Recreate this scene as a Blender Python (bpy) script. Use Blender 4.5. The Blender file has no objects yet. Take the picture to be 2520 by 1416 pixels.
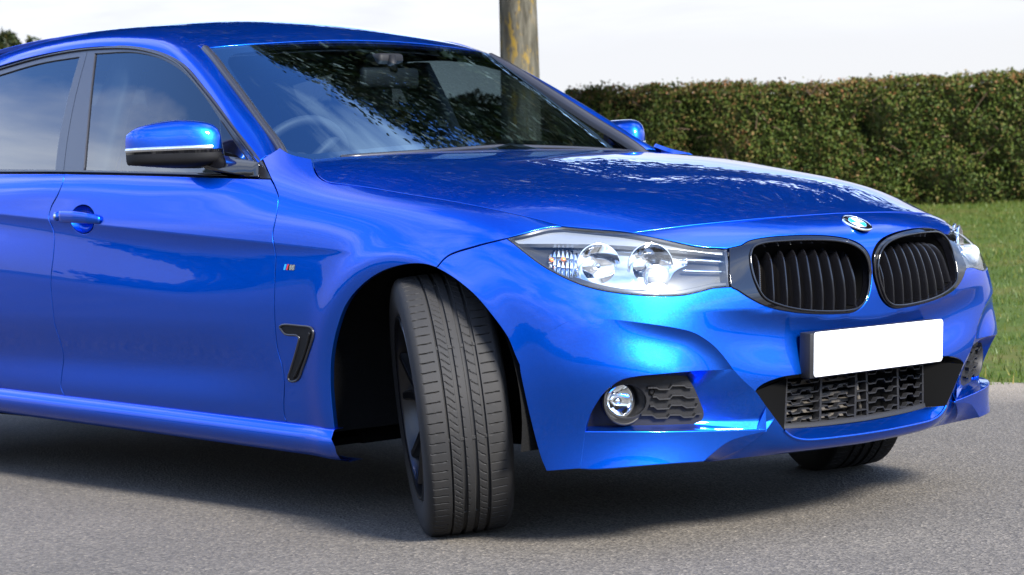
import bpy, bmesh, math, random
import numpy as np
from mathutils import Vector, Matrix, noise
from mathutils.bvhtree import BVHTree
from mathutils.geometry import delaunay_2d_cdt

S = bpy.context.scene
COL = S.collection
R_ = math.radians
rng = np.random.RandomState(7)

# ------------------------------------------------------------------ camera
CAM_F, CAM_P = 5200.0, np.array([4.18, -4.27, 0.85])
CAM_YAW, CAM_PITCH, CAM_ROLL = R_(42.0), R_(2.32), R_(-2.09)
PW, PH = 2520.0, 1416.0

def cam_axes():
    d = np.array([-math.cos(CAM_YAW)*math.cos(CAM_PITCH), math.sin(CAM_YAW)*math.cos(CAM_PITCH), -math.sin(CAM_PITCH)])
    r = np.array([math.sin(CAM_YAW), math.cos(CAM_YAW), 0.0])
    u = np.cross(r, d)
    c, s = math.cos(CAM_ROLL), math.sin(CAM_ROLL)
    return c*r+s*u, -s*r+c*u, d
CR, CU, CD = cam_axes()
cam = bpy.data.cameras.new('camera')
cam.sensor_fit = 'HORIZONTAL'; cam.sensor_width = 36.0
cam.lens = CAM_F/PW*36.0
cam.clip_start = 0.1; cam.clip_end = 3000
cam.dof.use_dof = True; cam.dof.focus_distance = 5.4; cam.dof.aperture_fstop = 9.0
camo = bpy.data.objects.new('camera', cam); COL.objects.link(camo)
camo.matrix_world = Matrix(((CR[0], CU[0], -CD[0], CAM_P[0]), (CR[1], CU[1], -CD[1], CAM_P[1]), (CR[2], CU[2], -CD[2], CAM_P[2]), (0, 0, 0, 1)))
S.camera = camo

# ------------------------------------------------------------------ world, sun, exposure
SUN_EL, SUN_AZ = R_(35), R_(-9)       # azimuth: from +x (car's nose) towards +y (far side)
sun_dir = Vector((math.cos(SUN_EL)*math.cos(SUN_AZ), math.cos(SUN_EL)*math.sin(SUN_AZ), math.sin(SUN_EL)))
world = bpy.data.worlds.new('World'); S.world = world; world.use_nodes = True
nt = world.node_tree; N = nt.nodes; L = nt.links; N.clear()
wo = N.new('ShaderNodeOutputWorld'); bg = N.new('ShaderNodeBackground')
sky = N.new('ShaderNodeTexSky'); sky.sky_type = 'NISHITA'; sky.sun_disc = False
sky.sun_elevation = SUN_EL; sky.sun_rotation = R_(90)-SUN_AZ
sky.air_density = 1.0; sky.dust_density = 1.0; sky.ozone_density = 1.5
tc = N.new('ShaderNodeTexCoord')
# clouds on a flat layer: direction / (z+0.12)
sep = N.new('ShaderNodeSeparateXYZ'); L.new(tc.outputs['Generated'], sep.inputs[0])
addz = N.new('ShaderNodeMath'); addz.operation = 'ADD'; addz.inputs[1].default_value = 0.10; L.new(sep.outputs['Z'], addz.inputs[0])
mxz = N.new('ShaderNodeMath'); mxz.operation = 'MAXIMUM'; mxz.inputs[1].default_value = 0.05; L.new(addz.outputs[0], mxz.inputs[0])
dx = N.new('ShaderNodeMath'); dx.operation = 'DIVIDE'; L.new(sep.outputs['X'], dx.inputs[0]); L.new(mxz.outputs[0], dx.inputs[1])
dy = N.new('ShaderNodeMath'); dy.operation = 'DIVIDE'; L.new(sep.outputs['Y'], dy.inputs[0]); L.new(mxz.outputs[0], dy.inputs[1])
cmb = N.new('ShaderNodeCombineXYZ'); L.new(dx.outputs[0], cmb.inputs[0]); L.new(dy.outputs[0], cmb.inputs[1])
ns = N.new('ShaderNodeTexNoise'); ns.inputs['Scale'].default_value = 1.25; ns.inputs['Detail'].default_value = 9; ns.inputs['Roughness'].default_value = 0.58; ns.inputs['Distortion'].default_value = 0.35
off = N.new('ShaderNodeVectorMath'); off.operation = 'ADD'; off.inputs[1].default_value = (3.7, 1.9, 0.0); L.new(cmb.outputs[0], off.inputs[0]); L.new(off.outputs[0], ns.inputs['Vector'])
rp = N.new('ShaderNodeValToRGB'); rp.color_ramp.elements[0].position = 0.44; rp.color_ramp.elements[0].color = (0.0, 0.0, 0.0, 1)
rp.color_ramp.elements[1].position = 0.68; rp.color_ramp.elements[1].color = (.75, .75, .75, 1)
L.new(ns.outputs['Fac'], rp.inputs['Fac'])
# horizon haze: white towards the horizon
hz = N.new('ShaderNodeMapRange'); hz.inputs['From Min'].default_value = 0.09; hz.inputs['From Max'].default_value = 0.30; hz.interpolation_type = 'SMOOTHSTEP'
hz.inputs['To Min'].default_value = 0.97; hz.inputs['To Max'].default_value = 0.0; L.new(sep.outputs['Z'], hz.inputs['Value'])
tn = N.new('ShaderNodeVectorMath'); tn.operation = 'MULTIPLY'; tn.inputs[1].default_value = (.80, 1.15, 1.75); L.new(sky.outputs[0], tn.inputs[0])
mx0 = N.new('ShaderNodeMix'); mx0.data_type = 'RGBA'; L.new(hz.outputs[0], mx0.inputs['Factor']); L.new(tn.outputs[0], mx0.inputs['A']); mx0.inputs['B'].default_value = (2.50, 2.46, 2.48, 1)
mix = N.new('ShaderNodeMix'); mix.data_type = 'RGBA'; 
fade = N.new('ShaderNodeMapRange'); fade.interpolation_type = 'SMOOTHSTEP'; fade.inputs['From Min'].default_value = .06; fade.inputs['From Max'].default_value = .26; L.new(sep.outputs['Z'], fade.inputs['Value'])
cf = N.new('ShaderNodeMath'); cf.operation = 'MULTIPLY'; L.new(rp.outputs['Color'], cf.inputs[0]); L.new(fade.outputs[0], cf.inputs[1])
L.new(cf.outputs[0], mix.inputs['Factor']); L.new(mx0.outputs['Result'], mix.inputs['A']); mix.inputs['B'].default_value = (12.0, 12.7, 13.4, 1)
L.new(mix.outputs['Result'], bg.inputs['Color']); bg.inputs['Strength'].default_value = 0.10
L.new(bg.outputs[0], wo.inputs['Surface'])
sun = bpy.data.lights.new('sun', 'SUN'); sun.energy = 4.7; sun.angle = R_(13.0); sun.color = (1.0, 0.95, 0.88)
suno = bpy.data.objects.new('sun', sun); COL.objects.link(suno)
suno.rotation_euler = sun_dir.to_track_quat('Z', 'Y').to_euler()
S.view_settings.view_transform = 'Standard'; S.view_settings.look = 'None'
S.view_settings.exposure = 1.85; S.view_settings.gamma = 1.0; S.view_settings.use_curve_mapping = False
S.cycles.max_bounces = 8; S.cycles.transparent_max_bounces = 16; S.cycles.caustics_reflective = False; S.cycles.caustics_refractive = False

# ------------------------------------------------------------------ helpers
def link(o, parent=None):
    COL.objects.link(o)
    if parent is not None: o.parent = parent
    return o
def tag(o, label=None, cat=None, group=None, kind=None):
    if label: o['label'] = label
    if cat: o['category'] = cat
    if group: o['group'] = group
    if kind: o['kind'] = kind
    return o
def empty(name, loc=(0, 0, 0)):
    o = bpy.data.objects.new(name, None); o.location = loc; o.empty_display_size = 0.2
    return link(o)

class MB:
    """collects vertices, faces and (optional) normals; one mesh object per build"""
    def __init__(s): s.v = []; s.n = []; s.f = []; s.c = 0; s.has_n = False; s.mi = []
    def add(s, v, f, n=None, mi=0):
        v = np.asarray(v, float).reshape(-1, 3)
        s.v.append(v); s.n.append(np.zeros_like(v) if n is None else np.asarray(n, float))
        if n is not None: s.has_n = True
        c = s.c
        s.f += [tuple(int(i)+c for i in q) for q in f]; s.mi += [mi]*len(f)
        s.c += len(v); return s
    def mirror(s):
        m = MB(); m.v = [a*np.array([1, -1, 1.]) for a in s.v]; m.n = [a*np.array([1, -1, 1.]) for a in s.n]
        m.f = [q[::-1] for q in s.f]; m.c = s.c; m.has_n = s.has_n; m.mi = list(s.mi); return m
    def join(s, o):
        c = s.c
        s.v += o.v; s.n += o.n; s.f += [tuple(i+c for i in q) for q in o.f]; s.c += o.c; s.has_n |= o.has_n; s.mi += o.mi
        return s
    def both(s): return s.join(s.mirror())
    def build(s, name, mats, parent=None, smooth=True, loc=None, sharp=None):
        me = bpy.data.meshes.new(name)
        V = np.concatenate(s.v)
        org = np.zeros(3) if loc is None else np.asarray(loc, float)
        me.from_pydata((V-org).tolist(), [], s.f)
        if not isinstance(mats, (list, tuple)): mats = [mats]
        for m in mats: me.materials.append(m)
        if len(mats) > 1: me.polygons.foreach_set('material_index', s.mi)
        me.polygons.foreach_set('use_smooth', [smooth]*len(me.polygons))
        if sharp is not None: me.set_sharp_from_angle(angle=R_(sharp))
        me.update()
        if s.has_n and smooth:
            NN = np.concatenate(s.n)
            me.normals_split_custom_set_from_vertices(NN.tolist())
        o = bpy.data.objects.new(name, me); o.location = org
        return link(o, parent)

def grid_faces(nu, nv, flip=False, wrap_u=False, wrap_v=False):
    f = []
    for i in range(nu if wrap_u else nu-1):
        for j in range(nv if wrap_v else nv-1):
            a, b, c, d = i*nv+j, ((i+1) % nu)*nv+j, ((i+1) % nu)*nv+(j+1) % nv, i*nv+(j+1) % nv
            f.append((a, d, c, b) if flip else (a, b, c, d))
    return f
def box(mb, lo, hi, M=None, bev=0.0, mi=0):
    """bevelled box from lo to hi"""
    bm = bmesh.new(); bmesh.ops.create_cube(bm, size=1.0)
    lo = Vector(lo); hi = Vector(hi)
    for v in bm.verts: v.co = Vector([(lo[k]+hi[k])/2+v.co[k]*(hi[k]-lo[k]) for k in range(3)])
    if bev > 0: bmesh.ops.bevel(bm, geom=bm.edges[:], offset=bev, segments=2, affect='EDGES', profile=0.5)
    bm.verts.index_update()
    v = [(M @ p.co if M is not None else p.co)[:] for p in bm.verts]
    f = [[p.index for p in q.verts] for q in bm.faces]
    mb.add(v, f, mi=mi); bm.free(); return mb
def tube(mb, pts, r, n=10, cap=True, mi=0, rs=None):
    P = np.asarray(pts, float); m = len(P)
    T = np.gradient(P, axis=0); T /= np.linalg.norm(T, axis=1)[:, None]
    up = np.array([0, 0, 1.]) if abs(T[0][2]) < .9 else np.array([1., 0, 0])
    V = []
    a = np.cross(T[0], up); a /= np.linalg.norm(a)
    for k in range(m):
        a = a-T[k]*(a@T[k]); a /= np.linalg.norm(a); b = np.cross(T[k], a)
        rr = r if rs is None else rs[k]
        for t in range(n):
            w = 2*math.pi*t/n; V.append(P[k]+rr*(math.cos(w)*a+math.sin(w)*b))
    f = grid_faces(m, n, wrap_v=True)
    if cap: f += [tuple(range(n)), tuple((m-1)*n+i for i in range(n))[::-1]]
    mb.add(V, f, mi=mi); return mb
def lathe(mb, prof, n=48, org=(0, 0, 0), ax=(0, 1, 0), mi=0, a0=0, a1=2*math.pi):
    """prof: (radius, height along ax)"""
    ax = Vector(ax).normalized(); t = ax.orthogonal().normalized(); b = ax.cross(t)
    full = abs(a1-a0-2*math.pi) < 1e-6; m = n if full else n+1
    V = []
    for k in range(m):
        w = a0+(a1-a0)*k/n; d = t*math.cos(w)+b*math.sin(w)
        for r, h in prof: V.append((Vector(org)+d*r+ax*h)[:])
    mb.add(V, grid_faces(m, len(prof), wrap_u=full), mi=mi); return mb

def nspl(t):
    """matrix taking knot values to knot second derivatives (natural cubic spline)"""
    n = len(t); A = np.eye(n); B = np.zeros((n, n)); h = np.diff(t)
    for i in range(1, n-1):
        A[i, i-1:i+2] = (h[i-1]/6, (h[i-1]+h[i])/3, h[i]/6)
        B[i, i-1] = 1/h[i-1]; B[i, i] = -1/h[i-1]-1/h[i]; B[i, i+1] = 1/h[i]
    return np.linalg.solve(A, B)
def swt(t, M, x):
    """rows of spline weights at x (linear extrapolation past the ends)"""
    x = np.asarray(x, float); n = len(t)
    xc = np.clip(x, t[0], t[-1]); i = np.clip(np.searchsorted(t, xc)-1, 0, n-2)
    h = t[i+1]-t[i]; a = (t[i+1]-xc)/h; b = 1-a
    W = np.zeros((len(x), n)); r = np.arange(len(x))
    W[r, i] += a; W[r, i+1] += b
    W += ((a**3-a)*h*h/6)[:, None]*M[i]+((b**3-b)*h*h/6)[:, None]*M[i+1]
    e = x-xc
    for sgn, k in ((-1, 0), (1, n-2)):
        q = np.nonzero(e*sgn > 0)[0]
        if len(q):
            hh = t[k+1]-t[k]; D = np.zeros(n); D[k] = -1/hh; D[k+1] = 1/hh
            if sgn < 0: D += -hh/3*M[k]-hh/6*M[k+1]
            else: D += hh/6*M[k]+hh/3*M[k+1]
            W[q] += e[q][:, None]*D
    return W
def spl(t, y, x):
    t = np.asarray(t, float); return swt(t, nspl(t), np.atleast_1d(x))@np.asarray(y, float)
def spline_pts(P, n):
    """smooth curve through points, n samples by chord length"""
    P = np.asarray(P, float); t = np.concatenate([[0], np.cumsum(np.linalg.norm(np.diff(P, axis=0), axis=1))])
    return swt(t, nspl(t), np.linspace(0, t[-1], n))@P

def ray(px):
    px = np.atleast_2d(np.asarray(px, float))
    return ((px[:, :1]-PW/2)/CAM_F)*CR-((px[:, 1:]-PH/2)/CAM_F)*CU+CD
def on_plane(px, p0, n):
    d = ray(px); n = np.asarray(n, float); t = ((np.asarray(p0)-CAM_P)@n)/(d@n)
    return CAM_P+d*t[:, None]

class Chart:
    def __init__(s, G, tu=None, tv=None, sgn=1, disp=None):
        s.G = np.asarray(G, float); nu, nv = s.G.shape[:2]
        s.tu = np.arange(nu, dtype=float) if tu is None else np.asarray(tu, float)
        s.tv = np.arange(nv, dtype=float) if tv is None else np.asarray(tv, float)
        s.Mu, s.Mv = nspl(s.tu), nspl(s.tv); s.sgn = sgn; s.disp = disp; s._b = None
        q = s.base(s.tu, np.full(nu, s.tv[nv//2]))
        fu = np.linspace(s.tu[0], s.tu[-1], 400); fv = np.linspace(s.tv[0], s.tv[-1], 200)
        a = s.base(fu, np.full(400, s.tv[nv//2])); b = s.base(np.full(200, s.tu[nu//2]), fv)
        s.fu, s.fv = fu, fv
        s.au = np.concatenate([[0], np.cumsum(np.linalg.norm(np.diff(a, axis=0), axis=1))])
        s.bv = np.concatenate([[0], np.cumsum(np.linalg.norm(np.diff(b, axis=0), axis=1))])
    def base(s, u, v):
        return np.einsum('ni,nj,ijk->nk', swt(s.tu, s.Mu, u), swt(s.tv, s.Mv, v), s.G)
    def bnrm(s, u, v, e=2e-3):
        a = s.base(u+e, v)-s.base(u-e, v); b = s.base(u, v+e)-s.base(u, v-e)
        n = np.cross(a, b)*s.sgn; return n/np.maximum(np.linalg.norm(n, axis=1), 1e-12)[:, None]
    def ev(s, u, v):
        u = np.asarray(u, float); v = np.asarray(v, float)
        p = s.base(u, v)
        if s.disp is not None: p = p+s.bnrm(u, v)*s.disp(u, v, p)[:, None]
        return p
    def nrm(s, u, v, e=None):
        eu = 0.0025/ (s.au[-1]/(s.tu[-1]-s.tu[0])) if e is None else e
        evv = 0.0025/(s.bv[-1]/(s.tv[-1]-s.tv[0])) if e is None else e
        a = s.ev(u+eu, v)-s.ev(u-eu, v); b = s.ev(u, v+evv)-s.ev(u, v-evv)
        n = np.cross(a, b)*s.sgn; return n/np.maximum(np.linalg.norm(n, axis=1), 1e-12)[:, None]
    def dev(s, uv):
        uv = np.asarray(uv); return np.stack([np.interp(uv[:, 0], s.fu, s.au), np.interp(uv[:, 1], s.fv, s.bv)], 1)
    def undev(s, ab):
        return np.stack([np.interp(ab[:, 0], s.au, s.fu), np.interp(ab[:, 1], s.bv, s.fv)], 1)
    def grid(s, nu, nv):
        U, V = np.meshgrid(np.linspace(s.tu[0], s.tu[-1], nu), np.linspace(s.tv[0], s.tv[-1], nv), indexing='ij')
        return U.ravel(), V.ravel()
    def bvh(s, nu=330, nv=110):
        if s._b is None:
            U, V = s.grid(nu, nv); P = s.base(U, V)
            F = []
            for q in grid_faces(nu, nv): F += [(q[0], q[1], q[2]), (q[0], q[2], q[3])]
            s._b = BVHTree.FromPolygons(P.tolist(), F), np.array(F), np.stack([U, V], 1), P
        return s._b
    def trace(s, px, off=0.0):
        """pixels -> (u,v) on the base surface"""
        B, F, UV, P = s.bvh(); out = []
        for d in ray(px):
            d = d/np.linalg.norm(d)
            o = CAM_P
            loc, nn, idx, dist = B.ray_cast(Vector(o), Vector(d))
            if loc is None:
                best = None      # past an edge: nearest point of the surface to the ray
                t = ((P-CAM_P)@d); q = CAM_P+t[:, None]*d; k = np.argmin(((P-q)**2).sum(1)); out.append(UV[k]); continue
            t = F[idx]; a, b, c = P[t]; m = np.stack([b-a, c-a], 1)
            w, *_ = np.linalg.lstsq(m, np.array(loc)-a, rcond=None)
            out.append(UV[t[0]]*(1-w[0]-w[1])+UV[t[1]]*w[0]+UV[t[2]]*w[1])
        return np.array(out)
    def offset(s, d):
        nu, nv = len(s.tu), len(s.tv); U, V = np.meshgrid(s.tu, s.tv, indexing='ij')
        n = s.bnrm(U.ravel(), V.ravel()).reshape(nu, nv, 3)
        c = Chart(s.G+n*d, s.tu, s.tv, s.sgn); return c

def cr_path(pts, step=7.0):
    """smooth (Catmull-Rom) resampling of a polyline"""
    P = np.asarray(pts, float)
    if len(P) == 2:
        n = max(2, int(np.linalg.norm(P[1]-P[0])/step)+1); t = np.linspace(0, 1, n)[:, None]; return P[0]*(1-t)+P[1]*t
    Q = np.concatenate([[2*P[0]-P[1]], P, [2*P[-1]-P[-2]]]); out = []
    for i in range(1, len(Q)-2):
        p0, p1, p2, p3 = Q[i-1:i+3]
        d1, d2, d3 = [max(np.linalg.norm(b-a), 1e-9)**.5 for a, b in ((p0, p1), (p1, p2), (p2, p3))]
        m1 = (p1-p0)/d1-(p2-p0)/(d1+d2)+(p2-p1)/d2; m2 = (p2-p1)/d2-(p3-p1)/(d2+d3)+(p3-p2)/d3
        m1 *= d2; m2 *= d2
        n = max(1, int(np.linalg.norm(p2-p1)/step))
        for t in np.arange(n)/n:
            out.append((2*t**3-3*t*t+1)*p1+(t**3-2*t*t+t)*m1+(-2*t**3+3*t*t)*p2+(t**3-t*t)*m2)
    out.append(P[-1]); return np.array(out)
def loop(*segs, step=7.0):
    out = []
    for k, sg in enumerate(segs):
        out.append(cr_path(sg, step))
        a = np.asarray(sg[-1], float); b = np.asarray(segs[(k+1) % len(segs)][0], float)
        if np.linalg.norm(a-b) > step: out.append(cr_path([a, b], step)[1:-1])
    P = np.concatenate(out)
    keep = [0]
    for i in range(1, len(P)):
        if np.linalg.norm(P[i]-P[keep[-1]]) > 1.2: keep.append(i)
    if np.linalg.norm(P[keep[-1]]-P[0]) < 1.2: keep.pop()
    return P[keep]
def pip(P, poly):
    x, y = P[:, 0], P[:, 1]; ins = np.zeros(len(P), bool); n = len(poly)
    for i in range(n):
        x1, y1 = poly[i]; x2, y2 = poly[i-1]
        c = ((y1 > y) != (y2 > y)); 
        if y1 != y2: ins ^= c & (x < (x2-x1)*(y-y1)/(y2-y1)+x1)
    return ins
def seg_dist(P, line, closed=False):
    """distance of points to a polyline"""
    A = np.asarray(line, float); B = np.roll(A, -1, 0) if closed else A[1:]
    A = A if closed else A[:-1]
    D = np.full(len(P), 1e9)
    for a, b in zip(A, B):
        ab = b-a; l = max(ab@ab, 1e-12); t = np.clip(((P-a)@ab)/l, 0, 1)
        D = np.minimum(D, ((P-a-t[:, None]*ab)**2).sum(1))
    return np.sqrt(D)

def seg_signed(P, line):
    """distance to an open polyline, positive on its right-hand side"""
    A = np.asarray(line, float); best = np.full(len(P), 1e9); sg = np.ones(len(P))
    for a, b in zip(A[:-1], A[1:]):
        ab = b-a; t = np.clip(((P-a)@ab)/max(ab@ab, 1e-12), 0, 1); r = P-a-t[:, None]*ab
        d = (r**2).sum(1); m = d < best; best = np.where(m, d, best)
        sg = np.where(m, np.sign(r[:, 0]*ab[1]-r[:, 1]*ab[0]), sg)
    return np.sqrt(best)*sg

def panel(ch, uvs, holes=(), res=0.014, gap=0.0029, rim=0.014, bev=0.0016, evalf=None, nrmf=None, mb=None, mi=0, inner=None, norim=None, ok=None, feat=()):
    """trimmed piece of a chart with rounded, turned-in edges"""
    mb = mb or MB()
    ev = evalf or ch.ev; nf = nrmf or ch.nrm
    loops = []
    for k, uv in enumerate([uvs]+list(holes)):
        ab = ch.dev(uv)
        area = 0.5*np.sum(ab[:, 0]*np.roll(ab[:, 1], -1)-np.roll(ab[:, 0], -1)*ab[:, 1])
        if (area < 0) == (k == 0): ab = ab[::-1]
        if gap:
            t = np.roll(ab, -1, 0)-np.roll(ab, 1, 0); t /= np.maximum(np.linalg.norm(t, axis=1), 1e-9)[:, None]
            g_ = np.full((len(ab), 1), gap)
            if ok is not None: g_ = g_*ok(ab)[:, None]
            ab = ab+np.stack([-t[:, 1], t[:, 0]], 1)*g_
        loops.append(ab)
    lo, hi = loops[0].min(0), loops[0].max(0)
    xs = np.arange(lo[0], hi[0]+res, res); ys = np.arange(lo[1], hi[1]+res, res*.866)
    gp = np.array([(x+(res/2 if j % 2 else 0), y) for j, y in enumerate(ys) for x in xs])
    m = pip(gp, loops[0])
    for h in loops[1:]: m &= ~pip(gp, h)
    gp = gp[m]
    for h in loops: 
        if len(gp): gp = gp[seg_dist(gp, h, True) > res*.45]
    fl_ = []
    for fe in feat:               # feature lines: extra rows of points along creases
        k_ = pip(fe, loops[0])
        for h in loops: k_ &= seg_dist(fe, h, True) > .004
        fe = fe[k_]
        if len(fe):
            if len(gp): gp = gp[((gp[:, None]-fe[None])**2).sum(2).min(1) > (res*.5)**2]
            fl_.append(fe)
    gp = np.concatenate(fl_+[gp]) if fl_ else gp
    pts = np.concatenate(loops+[gp]) if len(gp) else np.concatenate(loops)
    edges = []; c = 0
    for h in loops:
        edges += [(c+i, c+(i+1) % len(h)) for i in range(len(h))]; c += len(h)
    r = delaunay_2d_cdt([Vector(p) for p in pts], edges, [], 0, 1e-7)
    V2 = np.array([v[:] for v in r[0]]); F = np.array([f for f in r[2] if len(f) == 3])
    cen = V2[F].mean(1); m = pip(cen, loops[0])
    for h in loops[1:]: m &= ~pip(cen, h)
    F = F[m]
    uv = ch.undev(V2); P = ev(uv[:, 0], uv[:, 1]); Nn = nf(uv[:, 0], uv[:, 1])
    # orient faces along the normals
    if len(F):
        fn = np.cross(P[F[:, 1]]-P[F[:, 0]], P[F[:, 2]]-P[F[:, 0]])
        fl = (fn*Nn[F].mean(1)).sum(1) < 0; F[fl] = F[fl][:, ::-1]
    mb.add(P, F.tolist(), Nn, mi=mi)
    if rim:
        for k, h in enumerate(loops):
            if norim and k in norim: continue
            uv = ch.undev(h); p = ev(uv[:, 0], uv[:, 1]); n = nf(uv[:, 0], uv[:, 1])
            t = np.roll(p, -1, 0)-np.roll(p, 1, 0); t /= np.maximum(np.linalg.norm(t, axis=1), 1e-9)[:, None]
            o = np.cross(t, n)
            # outward = away from the panel: test in the development
            ab2 = h; tt = np.roll(ab2, -1, 0)-np.roll(ab2, 1, 0); 
            outd = np.stack([tt[:, 1], -tt[:, 0]], 1)
            outd /= np.maximum(np.linalg.norm(outd, axis=1), 1e-9)[:, None]
            q = ch.undev(h+outd*.002); pq = ev(q[:, 0], q[:, 1])-p
            o *= np.sign((o*pq).sum(1))[:, None]
            rings = [(p, n), (p+o*bev*.7-n*bev*.3, n*.7+o*.7), (p+o*bev-n*bev, o), (p+o*bev-n*rim, o)]
            m_ = len(h); good = np.ones(m_, bool) if ok is None else ok(h)
            V = np.concatenate([a for a, b in rings]); NN = np.concatenate([b/np.linalg.norm(b, axis=1)[:, None] for a, b in rings])
            f = []
            for a in range(3):
                for i in range(m_):
                    j = (i+1) % m_
                    if good[i] and good[j]: f.append((a*m_+i, a*m_+j, (a+1)*m_+j, (a+1)*m_+i))
            if not f: continue
            f = np.array(f); fn = np.cross(V[f[:, 1]]-V[f[:, 0]], V[f[:, 2]]-V[f[:, 0]])
            fl = (fn*NN[f].mean(1)).sum(1) < 0; f[fl] = f[fl][:, ::-1]
            mb.add(V, f.tolist(), NN, mi=mi)
    return mb
def ruled(mb, A, B, n=2, mi=0, flip=None, toward=None):
    """strip between two equally sampled curves"""
    A = np.asarray(A, float); B = np.asarray(B, float); m = len(A)
    V = np.stack([A*(1-t)+B*t for t in np.linspace(0, 1, n)], 1).reshape(-1, 3)
    f = np.array(grid_faces(m, n))
    if toward is not None:
        fn = np.cross(V[f[:, 1]]-V[f[:, 0]], V[f[:, 2]]-V[f[:, 0]]).mean(0)
        if fn@(np.asarray(toward)-V.mean(0)) < 0: f = f[:, ::-1]
    mb.add(V, f.tolist(), mi=mi); return mb
def resamp(P, n):
    P = np.asarray(P, float); t = np.concatenate([[0], np.cumsum(np.linalg.norm(np.diff(P, axis=0), axis=1))])
    x = np.linspace(0, t[-1], n); return np.stack([np.interp(x, t, P[:, k]) for k in range(P.shape[1])], 1)
# ------------------------------------------------------------------ materials
def new_mat(name):
    m = bpy.data.materials.new(name); m.use_nodes = True
    return m, m.node_tree.nodes, m.node_tree.links, m.node_tree.nodes['Principled BSDF']
def pmat(name, col, rough=.5, metal=0.0, coat=0.0, coat_rough=.02, spec=.5, bump=None, vary=None, trans=0.0, ior=1.5, emit=None):
    m, n, l, p = new_mat(name)
    p.inputs['Base Color'].default_value = (*col, 1); p.inputs['Roughness'].default_value = rough
    p.inputs['Metallic'].default_value = metal; p.inputs['Coat Weight'].default_value = coat
    p.inputs['Coat Roughness'].default_value = coat_rough; p.inputs['Specular IOR Level'].default_value = spec
    p.inputs['Transmission Weight'].default_value = trans; p.inputs['IOR'].default_value = ior
    if vary or bump:
        t = n.new('ShaderNodeTexCoord')
    if vary:                      # (scale, second colour, contrast)
        x = n.new('ShaderNodeTexNoise'); x.inputs['Scale'].default_value = vary[0]; x.inputs['Detail'].default_value = 6
        l.new(t.outputs['Object'], x.inputs['Vector'])
        mr = n.new('ShaderNodeMapRange'); mr.inputs['From Min'].default_value = .5-vary[2]; mr.inputs['From Max'].default_value = .5+vary[2]
        l.new(x.outputs['Fac'], mr.inputs['Value'])
        mx = n.new('ShaderNodeMix'); mx.data_type = 'RGBA'; l.new(mr.outputs[0], mx.inputs['Factor'])
        mx.inputs['A'].default_value = (*col, 1); mx.inputs['B'].default_value = (*vary[1], 1); l.new(mx.outputs['Result'], p.inputs['Base Color'])
    if bump:                      # (scale, strength, distance)
        x = n.new('ShaderNodeTexNoise'); x.inputs['Scale'].default_value = bump[0]; x.inputs['Detail'].default_value = 4
        l.new(t.outputs['Object'], x.inputs['Vector'])
        b = n.new('ShaderNodeBump'); b.inputs['Strength'].default_value = bump[1]; b.inputs['Distance'].default_value = bump[2]
        l.new(x.outputs['Fac'], b.inputs['Height']); l.new(b.outputs[0], p.inputs['Normal'])
    return m
M = {}
M['paint'] = pmat('blue_metallic_paint', (.0014, .080, .50), rough=.38, metal=1.0, coat=1.0, coat_rough=.008)
M['paint'].node_tree.nodes['Principled BSDF'].inputs['Coat IOR'].default_value = 1.37
# metal flake sparkle
_m, _n, _l, _p = M['paint'], M['paint'].node_tree.nodes, M['paint'].node_tree.links, M['paint'].node_tree.nodes['Principled BSDF']
_t = _n.new('ShaderNodeTexCoord'); _v = _n.new('ShaderNodeTexVoronoi'); _v.inputs['Scale'].default_value = 900
_l.new(_t.outputs['Object'], _v.inputs['Vector'])
_mr = _n.new('ShaderNodeMapRange'); _mr.inputs['To Min'].default_value = .35; _mr.inputs['To Max'].default_value = .43
_sp = _n.new('ShaderNodeSeparateColor'); _l.new(_v.outputs['Color'], _sp.inputs[0]); _l.new(_sp.outputs[0], _mr.inputs['Value']); _l.new(_mr.outputs[0], _p.inputs['Roughness'])
M['brow_sky'] = pmat('brow_painted_sky', (.23, .245, .26), rough=.22, metal=.4, coat=.6)  # pale base colour stands in for the sky mirrored in the lamp brow
_p.inputs['Specular Tint'].default_value = (.03, .40, 1.0, 1)
# flakes tilt the metal layer a little; the clear coat above stays smooth
_ge = _n.new('ShaderNodeNewGeometry'); _v2 = _n.new('ShaderNodeTexVoronoi'); _v2.inputs['Scale'].default_value = 420; _l.new(_t.outputs['Object'], _v2.inputs['Vector'])
_s1 = _n.new('ShaderNodeVectorMath'); _s1.operation = 'SUBTRACT'; _s1.inputs[1].default_value = (.5, .5, .5); _l.new(_v2.outputs['Color'], _s1.inputs[0])
_s2 = _n.new('ShaderNodeVectorMath'); _s2.operation = 'SCALE'; _s2.inputs['Scale'].default_value = .045; _l.new(_s1.outputs[0], _s2.inputs[0])
_s3 = _n.new('ShaderNodeVectorMath'); _s3.operation = 'ADD'; _l.new(_ge.outputs['Normal'], _s3.inputs[0]); _l.new(_s2.outputs[0], _s3.inputs[1])
_s4 = _n.new('ShaderNodeVectorMath'); _s4.operation = 'NORMALIZE'; _l.new(_s3.outputs[0], _s4.inputs[0]); _l.new(_s4.outputs[0], _p.inputs['Normal']); _l.new(_ge.outputs['Normal'], _p.inputs['Coat Normal'])
M['gloss_black'] = pmat('gloss_black_plastic', (.003, .003, .004), rough=.035, spec=.5)
M['black_trim'] = pmat('black_window_trim', (.012, .012, .015), rough=.32)
M['black_plastic'] = pmat('grained_black_plastic', (.007, .007, .008), rough=.55, spec=.3, bump=(900, .25, .001))
M['intake_plastic'] = pmat('dull_black_plastic', (.0035, .0035, .004), rough=.6, spec=.2)
M['slat'] = pmat('black_slat', (.004, .004, .005), rough=.22, spec=.4)
M['dark'] = pmat('matt_black_lining', (.0022, .0022, .0022), rough=.95, spec=.03)
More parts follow.
